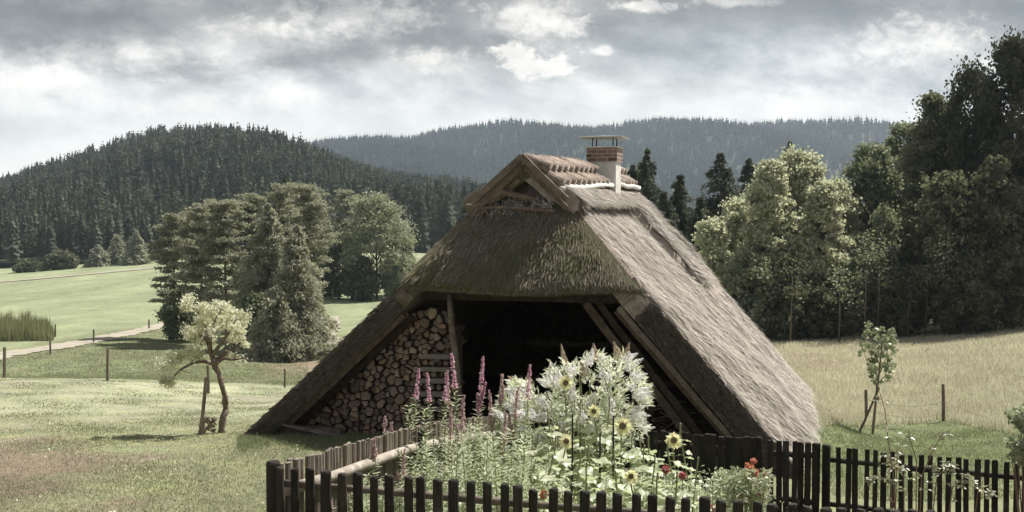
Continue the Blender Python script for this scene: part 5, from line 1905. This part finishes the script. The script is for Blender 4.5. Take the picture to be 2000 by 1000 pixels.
def loosestrife(h, spike, seed, mats=(None, None), lean=(0, 0), nsp=1, stem=None, leaf_l=.10):
    """tall stem with paired narrow leaves and a flower spike"""
    rng = np.random.default_rng(seed); random.seed(seed)
    root = empty('flower_plant', (0, 0, 0))
    lx, ly = lean
    def pt(f): return np.array([lx * f * f * h + .012 * math.sin(f * 9 + seed), ly * f * f * h + .012 * math.cos(f * 7 + seed), f * h])
    mb = MB()
    mb.tube([tuple(pt(k / 10)) for k in range(11)], [.0065 * (1 - .6 * k / 10) for k in range(11)], 5, False)
    top = (h - spike) / h if spike else 1.0
    zs = np.arange(.06, top, .030 / h * 1.0)
    side_spikes = []
    for k in range(nsp - 1):
        f0 = top - rng.uniform(.02, .14); a = rng.uniform(0, 6.28)
        p0 = pt(f0); d = np.array([math.cos(a) * .28, math.sin(a) * .28, 1.0])
        ln = spike * rng.uniform(.5, .85)
        side_spikes.append((p0, unit(d), ln)); mb.tube([tuple(p0), tuple(p0 + unit(d) * ln)], [.004, .002], 4, False)
    mb.build('stem', stem or M_stem, root)
    C, A, L = [], [], []
    for i, f in enumerate(zs):
        a0 = i * 1.57 + rng.uniform(-.3, .3)
        for s in (0, 2.1, 4.2):
            C.append(pt(f)); A.append((math.cos(a0 + s), math.sin(a0 + s), rng.uniform(.25, .8))); L.append(leaf_l * (1.1 - .55 * f) * rng.uniform(.8, 1.2) * (1 if f > .2 else .8))
    C, A, L = np.array(C), np.array(A), np.array(L)
    tri_mesh('foliage', [(*lance(C, A, np.array([0, 0, 1.0]) + rng.normal(0, .2, (len(C), 3)), L, L * .24, .2), 0)], [mats[0] or M_lgreen], root)
    if spike:
        n = int(150 * spike / .3)
        t = rng.uniform(top, 1, n)
        P0 = np.array([pt(q) for q in t])
        rr_ = (.020 * (1.15 - (t - top) / (1 - top)) + .005)[:, None]
        d = unit(rng.normal(size=(n, 3)) * [1, 1, .4])
        # whorls
        C1 = P0 + d * rr_ * rng.uniform(.5, 1.1, (n, 1))
        for (p0, d0, ln) in side_spikes:
            k = int(180 * ln / .3); q = rng.uniform(.15, 1, (k, 1))
            C1 = np.vstack([C1, p0 + d0 * ln * q + unit(rng.normal(size=(k, 3))) * (.016 * (1.15 - q))])
        V, Fq = cards(C1, rng.uniform(.014, .030, len(C1)), rng, aspect=1.15)
        np_mesh('flower_spike', V, Fq, mats[1] or M_pink, root)
    return root


def kids(o):
    return [c_ for c_ in scene.collection.objects if c_.parent == o]


def copy_tree(o):
    c_ = o.copy(); scene.collection.objects.link(c_)
    for ch_ in list(o.children):
        q = ch_.copy(); scene.collection.objects.link(q); q.parent = c_
    return c_


def plant_to(o, u, vtop, Y, h, rz, name=None):
    """stand plant so its tip reaches pixel row vtop at distance Y"""
    tp = P(u, vtop, Y); gz = H(tp.x, tp.y)
    s = (tp.z - gz) / h
    o.location = (tp.x, tp.y, gz - .01)
    o.scale = (max(.8, min(1.1, s)), max(.8, min(1.1, s)), s)
    o.rotation_euler = (random.uniform(-.06, .06), random.uniform(-.06, .06), rz)
    if name: o.name = name
    return o


# pink spikes, from the left of the photo to the right
PK = [  # u, vtop, Y, kind, words
    (658, 945, 7.95, 1), (722, 850, 9.2, 1), (750, 812, 10.2, 2), (758, 930, 8.3, 1), (768, 822, 10.4, 1),
    (804, 714, 10.6, 0), (843, 726, 10.8, 0), (862, 722, 10.5, 0), (884, 724, 11.0, 3), (899, 686, 10.3, 0), (906, 765, 9.6, 3), (936, 692, 10.6, 4),
    (952, 762, 10.9, 3), (977, 728, 10.9, 1), (975, 800, 10.0, 3), (1000, 752, 10.7, 3), (1032, 712, 10.2, 0), (790, 870, 8.9, 3), (862, 800, 9.6, 3),
]
protoP = {
    0: (loosestrife(1.7, .30, 1, nsp=1), 1.7), 1: (loosestrife(1.1, .18, 2, (None, M_pinkd), nsp=3), 1.1),
    2: (loosestrife(1.2, .16, 3, (None, M_pinkd), nsp=1, stem=M_stemr), 1.2), 3: (loosestrife(1.5, .30, 4, (None, M_pinkd), nsp=2, stem=M_stemr), 1.5),
    4: (loosestrife(1.75, .34, 5, (None, M_pink), nsp=4), 1.75)}
used = set()
order = sorted(range(len(PK)), key=lambda i: PK[i][0])
random.seed(2)
desc = {0: 'tall bright pink flower spike', 1: 'small pink branching flower plant', 2: 'thin reddish flower spike', 3: 'faded pink flower spike', 4: 'tallest dense pink flower spike cluster'}
cnt = {}
for i in order:
    u, vt, Y, k = PK[i]
    pr, h = protoP[k]
    o = pr if k not in used else copy_tree(pr)
    used.add(k)
    plant_to(o, u, vt, Y, h, random.uniform(0, 6.28))
    j = cnt.get(k, 0); cnt[k] = j + 1
    if k in (2, 4): lb = '%s rising over the garden greenery' % desc[k]
    else: lb = '%s, %s of its kind from the left in the garden' % (desc[k], ordinal(j))
    tagit(o, lb, 'flower', 'pink flower spikes in the garden')
# leafy stems without blossom
protoG = [(loosestrife(1.25, 0, 10 + k, (M_lgreen, None), lean=(random.uniform(-.05, .05), random.uniform(-.05, .05)), leaf_l=.125), 1.25) for k in range(4)]
usedg = set()
random.seed(6)
spots = [(820, 790, 10.3), (826, 800, 9.8)]
for k in range(190):
    Y = random.uniform(7.9, 12.2)
    u_lo = 1000 + F * (-1.55 + (Y - 7.5) * .262) / Y
    u = random.uniform(max(690, u_lo + 5), 1075)
    # top of the leafy mass as seen in the photo
    vt = np.interp(u, [640, 720, 800, 900, 1000, 1075], [930, 905, 850, 822, 820, 835]) + random.uniform(0, 120) + (11 - Y) * 6
    if vt > 985: continue
    spots.append((u, vt, Y))
for k in range(16):
    Y = random.uniform(7.9, 9.0); u = random.uniform(640, 800); spots.append((u, random.uniform(925, 965), Y))
for k in range(26):
    Y = random.uniform(7.7, 8.6); u = random.uniform(800, 1400); spots.append((u, random.uniform(930, 985), Y))
for (u, vt, Y) in spots:
    k = random.randrange(4); pr, h = protoG[k]
    o = pr if k not in usedg else copy_tree(pr)
    usedg.add(k)
    plant_to(o, u, vt, Y, h, random.uniform(0, 6.28), 'green_plant')
    tagit(o, 'tall leafy green stem without blossom in the dense garden growth', 'plant', 'leafy stems without blossom in the garden')
for k in range(4):
    if k not in usedg:
        pass

# ---- large white flowering bush
wb = on_ground(1125, 11.4)
bush = empty('flowering_bush', wb)
tagit(bush, 'big bush with white flower panicles and tan faded tips in the middle of the garden', 'bush')
rng = np.random.default_rng(17); random.seed(17)


def WB(u, v, dy=0.0):
    return P(u, v, 11.4 + dy) - wb


outline = [(980, 790), (1000, 757), (1020, 745), (1050, 742), (1078, 722), (1100, 712), (1130, 705), (1160, 700), (1200, 700), (1235, 695), (1250, 720), (1262, 765), (1250, 815), (1255, 835), (1220, 850), (1150, 862), (1060, 860), (1000, 850), (985, 815)]
tab = np.array([(970, 800, 810), (985, 765, 840), (1010, 752, 855), (1050, 738, 865), (1080, 722, 870), (1110, 708, 880), (1160, 700, 880), (1210, 700, 875), (1245, 712, 860), (1268, 770, 830)], float)


def shell(n, dys=(-.45, .55)):
    out = []
    while len(out) < n:
        u = rng.uniform(972, 1266); lo, hi = np.interp(u, tab[:, 0], tab[:, 1]), np.interp(u, tab[:, 0], tab[:, 2])
        lo += 13 * mnoise.noise(Vector((u * .035, 0, 1.7))) * 2 + 8 * mnoise.noise(Vector((u * .11, 0, 4)))
        v = rng.uniform(lo, hi)
        if mnoise.noise(Vector((u * .028, v * .028, 2.2))) < -.27: continue
        out.append(tuple(WB(u, v, rng.uniform(*dys))))
    return np.array(out)


mb = MB()
for k in range(34):
    q = Vector(shell(1)[0]); r0 = Vector((random.uniform(-.15, .15), random.uniform(-.15, .15), 0))
    mb.tube([r0, r0.lerp(q, .5) + Vector((0, 0, .15)), q], [.012, .009, .004], 5, False)
mb.build('stems', M_stem, bush)
# downy leaves
C = shell(2600); n = len(C)
A = unit(C - np.array([0, 0, .7])) + rng.normal(0, .55, (n, 3))
L = rng.uniform(.04, .105, n)
tri_mesh('foliage', [(*lance(C, A, np.array([0, 0, 1.0]) + rng.normal(0, .4, (n, 3)), L, L * .42, .25), 0)], [M_wleaf], bush)
# greener narrow leaves between
C = shell(1500); n = len(C)
A = unit(C - np.array([0, 0, .6])) + rng.normal(0, .6, (n, 3)); L = rng.uniform(.07, .12, n)
tri_mesh('foliage', [(*lance(C, A, np.array([0, 0, 1.0]) + rng.normal(0, .4, (n, 3)), L, L * .2, .3), 0)], [M_sunl], bush)


def panicle(c0, d, ln, r, mat, nm_, per=900):
    k = int(per * ln * r * 40)
    t = rng.uniform(0, 1, (k, 1)) ** 1.3
    R_ = r * np.sin(np.clip(.25 + .75 * (1 - t), 0, 1) * math.pi / 2) ** 1.2 * (1 - t ** 3)
    q = rng.normal(size=(k, 3)); q = unit(q - (q @ np.array(d))[:, None] * np.array(d)[None])
    bend = np.array([0, 0, 0])
    Cc = np.array(c0) + np.array(d) * ln * t + q * R_ * (.75 + .25 * rng.uniform(0, 1, (k, 1)))
    V, Fq = cards(Cc, rng.uniform(.012, .022, k), rng, aspect=1.1)
    np_mesh(nm_, V, Fq, mat, bush)


for (u0, v0, u1, v1, r, dy) in [(1104, 714, 1096, 672, .034, -.1), (1162, 705, 1159, 671, .062, .0), (1210, 700, 1198, 667, .048, -.1), (1222, 698, 1229, 669, .032, .1),
                                (1086, 735, 1073, 705, .036, -.15), (1146, 735, 1133, 706, .04, -.3), (1010, 748, 992, 735, .035, 0), (1035, 745, 1030, 731, .03, 0)]:
    a = np.array(WB(u0, v0, dy)); b2 = np.array(WB(u1, v1, dy)); d = b2 - a; ln = np.linalg.norm(d)
    panicle(a, d / ln, ln, r * 1.0, M_tan, 'faded_panicle', 1100)
WPAN = [(1235, 715, 1256, 700, .035), (1240, 740, 1264, 730, .035), (1245, 765, 1272, 757, .04), (1238, 800, 1266, 792, .035), (1240, 822, 1262, 806, .035), (1225, 700, 1246, 690, .035),
        (1180, 705, 1168, 690, .05), (1150, 715, 1140, 697, .05), (1020, 765, 985, 762, .04), (1015, 790, 984, 800, .04), (1050, 800, 1020, 806, .045), (1065, 815, 1030, 818, .05),
        (1120, 730, 1105, 716, .05), (1070, 750, 1048, 742, .045), (1000, 800, 982, 790, .03), (1250, 835, 1262, 818, .03), (1236, 772, 1258, 776, .03), (1244, 810, 1270, 812, .03)]
for (u0, v0, u1, v1, r) in WPAN:
    dy = random.uniform(-.55, -.2)
    a = np.array(WB(u0, v0, dy)); b2 = np.array(WB(u1, v1, dy - .05)); d = b2 - a; ln = np.linalg.norm(d)
    panicle(a, d / ln, ln, r, M_whitef, 'white_panicle', 1000)
for k in range(52):
    q = shell(1, (-.75, -.35))[0]
    d = unit(q - np.array([0, .2, .8]) + rng.normal(0, .3, 3)); d = d / np.linalg.norm(d)
    panicle(q, d, rng.uniform(.09, .18), rng.uniform(.026, .045), M_whitef, 'white_panicle', 1000)

# ---- sunflowers
def heart_leaf(c0, d, up, L, mb):
    """broad heart shaped leaf with a folded midrib"""
    d = Vector(d).normalized(); s = d.cross(Vector(up)).normalized(); n_ = s.cross(d).normalized()
    o = Vector(c0)
    prof = [(-.08, .30), (.05, .46), (.25, .52), (.5, .42), (.75, .24), (.92, .09)]
    vs = [o]
    mid, lf, rt = [], [], []
    for (f, w) in prof:
        dz = -n_ * (.22 * L * max(f, 0) ** 2)
        c_ = o + d * L * f + dz
        lf.append(c_ - s * L * w + n_ * L * .08 * math.sin(f * 9)); rt.append(c_ + s * L * w + n_ * L * .08 * math.sin(f * 9 + 1)); mid.append(c_ if f > 0 else o)
    tip = o + d * L - n_ * L * .24
    vs = [*lf, *mid, *rt, tip]
    k = len(prof); fs = []
    for i in range(k - 1):
        fs += [(i, i + 1, k + i + 1, k + i), (k + i, k + i + 1, 2 * k + i + 1, 2 * k + i)]
    fs += [(k - 1, 3 * k, 2 * k - 1), (2 * k - 1, 3 * k, 3 * k - 1)]
    mb.add(vs, fs)


def sunflower(u, v, Y, r, face, nleaf, label, seed, hang=0.0, lsize=(.10, .19)):
    rng = random.Random(seed)
    hd = P(u, v, Y); base = Vector((hd.x + rng.uniform(-.05, .05), hd.y + .08, 0)); base.z = H(base.x, base.y)
    root = empty('sunflower', base); tagit(root, label, 'sunflower')
    hp = hd - base
    f = Vector(face).normalized()
    mb = MB(); neck = hp - f * .03
    m1 = Vector((hp.x * .3 + rng.uniform(-.12, .12), hp.y * .3 + .04 + rng.uniform(-.08, .08), hp.z * .5))
    pts = [Vector((0, 0, 0)), m1, Vector((hp.x * .8, hp.y * .8 + .06, hp.z * .93)), neck]
    mb.tube(pts, [.010, .008, .007, .008], 7)
    mb.build('stem', M_stem, root, True)
    if r > 0:
        mb = MB()
        x = f.orthogonal().normalized(); y = f.cross(x)
        k = 16
        vs = [hp + f * .018]
        for ring, (rr_, dz) in enumerate(((.20, .018), (.33, .010), (.37, -.004), (.26, -.02))):
            vs += [hp + (x * math.cos(6.283 * j / k) + y * math.sin(6.283 * j / k)) * r * rr_ + f * dz for j in range(k)]
        fs = [(0, 1 + j, 1 + (j + 1) % k) for j in range(k)]
        for a in range(3):
            fs += [(1 + a * k + j, 1 + (a + 1) * k + j, 1 + (a + 1) * k + (j + 1) % k, 1 + a * k + (j + 1) % k) for j in range(k)]
        mb.add(vs, fs); mb.build('flower_disc', M_disc, root, True)
        C, A, L = [], [], []
        for j in range(34):
            a = 6.283 * j / 34 + rng.uniform(-.1, .1); d = x * math.cos(a) + y * math.sin(a)
            C.append(hp + d * r * .30 + f * rng.uniform(-.006, .008)); A.append(d + f * rng.uniform(-.15, .35)); L.append(r * rng.uniform(.5, .75))
        tri_mesh('petals', [(*lance(np.array(C), np.array(A), np.array(f)[None] + np.random.default_rng(seed).normal(0, .15, (34, 3)), np.array(L), np.array(L) * .42, .15), 0)], [M_petal], root)
    mb = MB()
    for j in range(nleaf):
        t = .30 + .66 * (j + rng.random() * .5) / nleaf
        a = j * 2.4 + rng.uniform(-.4, .4)
        c0 = pts[0].lerp(pts[1], t / .5) if t < .5 else pts[1].lerp(pts[2], (t - .5) / .5)
        d = Vector((math.cos(a), math.sin(a), rng.uniform(-.1, .45))); L = rng.uniform(*lsize) * (1.15 - .4 * t)
        st = c0 + d * L * .55
        mb.tube([c0, st], [.004, .003], 4, False)
        heart_leaf(st, d + Vector((0, 0, -.35)), Vector((rng.uniform(-.3, .3), rng.uniform(-.3, .3), 1)), L, mb)
    mb.build('foliage', M_sunl, root)
    return root


sunflower(1105, 748, 10.7, .082, (-.25, -1, .25), 13, 'pale sunflower nearest the top of the white bush', 1)
sunflower(1160, 803, 10.4, .072, (-.1, -1, .1), 12, 'pale sunflower in the middle, below the white bush', 2)
sunflower(1216, 832, 10.2, .100, (.1, -1, .15), 12, 'largest pale sunflower, right of the dark garden cane', 3)
sunflower(1106, 862, 9.8, .078, (.35, -1, .05), 11, 'lowest pale sunflower left of the dark garden cane', 4)
sunflower(1316, 860, 9.9, .088, (.0, -1, .1), 10, 'rightmost pale sunflower in front of the dark fence', 5, lsize=(.08, .15))
sunflower(1232, 930, 8.8, .070, (.2, -1, -.2), 9, 'small drooping sunflower low in the garden', 6, lsize=(.08, .14))
for i, (u, v, Y, n_, lb) in enumerate([(1070, 800, 10.2, 12, 'broad leaved sunflower without bloom at the left of the sunflowers'), (1135, 780, 10.6, 14, 'broad leaved sunflower without bloom just under the white bush'),
                                       (1190, 775, 10.5, 14, 'broad leaved sunflower without bloom behind the largest bloom'), (1250, 850, 9.9, 12, 'broad leaved sunflower without bloom right of the largest bloom'),
                                       (1330, 828, 10.0, 8, 'thin leafy sunflower tip rising above the dark fence'), (1150, 870, 9.3, 14, 'broad leaved sunflower without bloom low in the middle'),
                                       (1280, 890, 9.2, 12, 'broad leaved sunflower without bloom low on the right'), (1200, 880, 9.4, 12, 'broad leaved sunflower without bloom between the dark canes'),
                                       (1080, 890, 9.0, 12, 'broad leaved sunflower without bloom low on the left'), (1365, 895, 9.4, 8, 'small broad leaved plant left of the orange dahlias'),
                                       (1040, 850, 9.6, 10, 'broad leaved sunflower without bloom beside the pink spikes')]):
    sunflower(u, v, Y, 0, (0, -1, 0), n_ + 14, lb, 20 + i, lsize=(.10, .19) if i not in (4, 9) else (.06, .10))
random.seed(71)
row = sorted([(random.uniform(1035, 1340), random.uniform(815, 925)) for _ in range(18)])
for i, (u, v) in enumerate(row):
    Y = 11.2 - (v - 800) / 42
    sunflower(u, v, Y, 0, (0, -1, 0), 20, 'bloomless broad leaved plant, %s from the left in the leafy mass below the white bush' % ordinal(i), 60 + i, lsize=(.10, .18))
for i, (u, v0, v1, Y) in enumerate([(1117, 985, 808, 9.6), (1171, 985, 845, 9.5), (1197, 980, 812, 9.7)]):
    a, c_ = P(u, v0, Y), P(u + 1, v1, Y); a.z = H(a.x, a.y) - .05
    mb = MB(); mb.tube([Vector((0, 0, 0)), c_ - a], [.009, .008], 6)
    o = mb.build('garden_cane', M_iron); o.location = a
    tagit(o, '%s dark garden cane among the sunflowers' % ['left', 'middle', 'right'][i], 'garden cane', 'dark canes among the sunflowers')

# ---- dahlias
db = on_ground(1450, 9.1)
dahl = empty('dahlia_bush', db); tagit(dahl, 'leafy dahlia bush with round orange-red blooms at the back fence', 'flower bush')
rng = np.random.default_rng(23); random.seed(23)
mb = MB()
heads = [(1472, 901, .045, 1), (1459, 907, .032, 1), (1464, 914, .058, 1), (1474, 923, .056, 1), (1497, 928, .040, 1), (1478, 948, .06, 2), (1482, 969, .055, 2), (1455, 980, .045, 2), (1448, 965, .03, 2)]
DH = lambda u, v, dy=0.0: P(u, v, 9.1 + dy) - db
hs_ = []
for (u, v, r, k) in heads:
    q = DH(u, v, random.uniform(-.15, .1)); hs_.append((q, r, k)); mb.tube([Vector((random.uniform(-.1, .1), 0, 0)), Vector((q.x * .7, q.y, q.z * .6)), q], [.007, .006, .004], 5, False)
for k in range(22):
    q = DH(random.uniform(1405, 1500), random.uniform(900, 990), random.uniform(-.3, .3)); mb.tube([Vector((random.uniform(-.1, .1), 0, 0)), q], [.006, .003], 4, False)
mb.build('stems', M_stem, dahl)
C = np.array([tuple(DH(rng.uniform(1398, 1504), 915 + abs(rng.normal(0, 45)) + abs(rng.uniform(-1, 1)) * 10, rng.uniform(-.3, .3))) for _ in range(1500)])
A = rng.normal(size=(1500, 3)) + [0, 0, .3]; L = rng.uniform(.03, .06, 1500)
tri_mesh('foliage', [(*lance(C, A, rng.normal(size=(1500, 3)) * .5 + [0, 0, 1], L, L * .5, .2), 0)], [M_small], dahl)
for (q, r, k) in hs_:
    r *= .62
    n = 110
    d = unit(rng.normal(size=(n, 3)))
    V, Fq = cards(np.array(q) + d * r * rng.uniform(.6, 1, (n, 1)), r * .7, rng, axis=d, spread=.25, aspect=1.3)
    np_mesh('bloom', V, Fq, M_orange if k == 1 else M_red, dahl)
for i, (u, v, Y, mt, w) in enumerate([(1301, 917, 9.0, M_red, 'left small crimson bloom under the rightmost sunflower'), (1333, 929, 9.0, M_red, 'right small crimson bloom under the rightmost sunflower'),
                                      (1392, 994, 8.2, M_red, 'low crimson bloom between two front fence stakes'), (1062, 966, 8.2, M_orange, 'dull orange bloom just above the front fence left of the sunflowers')]):
    b_ = P(u, v, Y); g0 = Vector((b_.x, b_.y, H(b_.x, b_.y)))
    t = empty('small_flower', g0); tagit(t, w, 'flower')
    mb = MB(); mb.tube([Vector((0, 0, 0)), b_ - g0], [.005, .004], 5, False); mb.build('stem', M_stem, t)
    d = unit(rng.normal(size=(90, 3)))
    V, Fq = cards(np.array(b_ - g0) + d * .028, .026, rng, axis=d, spread=.3, aspect=1.2)
    np_mesh('bloom', V, Fq, mt, t)
    C = np.array([tuple((b_ - g0) * rng.uniform(.3, .95) + Vector(rng.normal(0, .05, 3))) for _ in range(60)])
    L = rng.uniform(.03, .06, 60)
    tri_mesh('foliage', [(*lance(C, rng.normal(size=(60, 3)), np.array([[0, 0, 1.0]]) + rng.normal(0, .4, (60, 3)), L, L * .5, .2), 0)], [M_small], t)

# low growth filling the bed
def bed(name, label, n, poly, hr, mat, Lr, asp, seed):
    rng = np.random.default_rng(seed)
    out = []
    Y = rng.uniform(7.7, 13.6, n); u = rng.uniform(poly[0], poly[1], n)
    x = (u - 1000) / F * Y
    k = (x > (-1.55 + (Y - 7.5) * .262)) & (Y < 13.7 - x * .3)
    x, Y = x[k], Y[k]
    z = hgt_np(x, Y)
    hh = hr[0] + (hr[1] - hr[0]) * (.5 + .5 * np.sin(x * 3.1 + 1) * np.sin(Y * 2.3)) * rng.uniform(.2, 1, len(x))
    C = np.stack([x, Y, z + hh * rng.uniform(0, 1, len(x))], -1)
    A = rng.normal(size=(len(x), 3)) + [0, 0, .4]; L = rng.uniform(*Lr, len(x))
    V, Fq = cards(C, L, rng, axis=unit(A), spread=.2, aspect=asp, flat=.4)
    o = np_mesh(name, V, Fq, mat)
    tagit(o, label, 'undergrowth', kind='stuff')


bed('undergrowth', 'dense low green undergrowth covering the flower bed', 26000, (600, 1420), (.25, .75), M_lgreen, (.04, .09), 3.0, 1)
bed('undergrowth', 'mixed broad leaved undergrowth under the sunflowers', 9000, (1040, 1520), (.2, .7), M_small, (.04, .08), 1.7, 2)
bed('undergrowth', 'low weeds along the inside of the right fence', 5000, (1500, 2100), (.1, .35), M_small, (.03, .06), 1.7, 3)

# ---- thin rose-like shrub at the right and a bush at the right edge
sb2 = on_ground(1800, 8.6)
shrub = empty('thin_shrub', sb2); tagit(shrub, 'sparse thin-stemmed shrub with pale leaves in front of the right fence', 'shrub')
SB = lambda u, v, dy=0.0: P(u, v, 8.6 + dy) - sb2
random.seed(44); mb = MB()
stems = [[(1760, 1010), (1745, 930), (1735, 860), (1728, 800), (1718, 765)], [(1790, 1010), (1800, 930), (1822, 880), (1840, 850), (1850, 842)], [(1790, 1010), (1790, 900), (1778, 860), (1775, 838)],
         [(1830, 1010), (1860, 950), (1890, 930), (1920, 960)], [(1800, 1010), (1830, 930), (1850, 915), (1870, 905)], [(1760, 1010), (1740, 940), (1715, 930), (1700, 940)],
         [(1880, 1010), (1910, 960), (1940, 965)], [(1745, 960), (1752, 890), (1760, 865)], [(1770, 1000), (1765, 930), (1745, 900), (1730, 905)]]
Cs, As = [], []
for L_ in stems:
    dy = random.uniform(-.3, .3)
    pts = [SB(u, v, dy) for u, v in L_]
    pts[0].z = min(pts[0].z, .0)
    mb.tube(pts, [.006 * (1 - .6 * i / (len(pts) - 1)) for i in range(len(pts))], 5, False)
    for i in range(1, len(pts)):
        for j in range(9 if L_[i][1] > 880 else 3):
            q = pts[i - 1].lerp(pts[i], random.random()); d = Vector((random.uniform(-1, 1), random.uniform(-1, 1), random.uniform(-.5, .7)))
            Cs.append(tuple(q + d * .02)); As.append(tuple(d))
            if random.random() < .8:
                e2 = q + d * .09; mb.tube([q, e2], [.002, .0015], 3, False)
                for _ in range(4):
                    Cs.append(tuple(q.lerp(e2, random.uniform(.3, 1)))); As.append((random.uniform(-1, 1), random.uniform(-1, 1), random.uniform(-.5, .5)))
mb.build('stems', M_stemr, shrub)
Cs, As = np.array(Cs), np.array(As); n = len(Cs); L = np.random.default_rng(2).uniform(.025, .055, n)
tri_mesh('foliage', [(*lance(Cs, As, np.random.default_rng(3).normal(0, .5, (n, 3)) + [0, 0, 1], L, L * .55, .15), 0)], [leaf('shrub_leaves', [(.24, .27, .15), (.36, .37, .24), (.30, .29, .18), (.18, .20, .11)], .4, .1)], shrub)
eb = on_ground(2015, 10.6)
eb_ = empty('garden_bush', eb); tagit(eb_, 'dark leafy bush reaching in at the right edge above the fence', 'bush')
rr = np.random.default_rng(61)
mb = MB()
cl = []
for k in range(60):
    q = P(2012 + rr.normal(0, 15), rr.uniform(785, 900), 10.6 + rr.uniform(-.4, .4)) - eb
    cl.append((*q, .07, .07, .06))
    if k % 3 == 0: mb.tube([(0, 0, 0), tuple(q)], [.012, .003], 5, False)
mb.build('stems', M_stemr, eb_)
V, Fq = crown_cards(cl, 40, .055, rr, aspect=1.6)
np_mesh('foliage', V, Fq, M_small, eb_)

# ------------------------------------------------------------------ haze over the valley
mb = MB()
x0, x1, y0, y1, z0, z1 = -900, 1750, -60, 2700, -60, 300
mb.box(((x0 + x1) / 2, (y0 + y1) / 2, (z0 + z1) / 2), (x1 - x0, y1 - y0, z1 - z0))
m_ = bpy.data.materials.new('haze_air'); m_.use_nodes = True
t = m_.node_tree; t.nodes.clear()
pv = t.nodes.new('ShaderNodeVolumePrincipled')
pv.inputs['Color'].default_value = (.70, .85, 1.0, 1)
pv.inputs['Density'].default_value = .00015
pv.inputs['Anisotropy'].default_value = 0.25
ou = t.nodes.new('ShaderNodeOutputMaterial'); t.links.new(pv.outputs[0], ou.inputs['Volume'])
o = mb.build('haze', m_); tagit(o, 'thin bluish haze over the valley and hills', 'haze', kind='stuff')
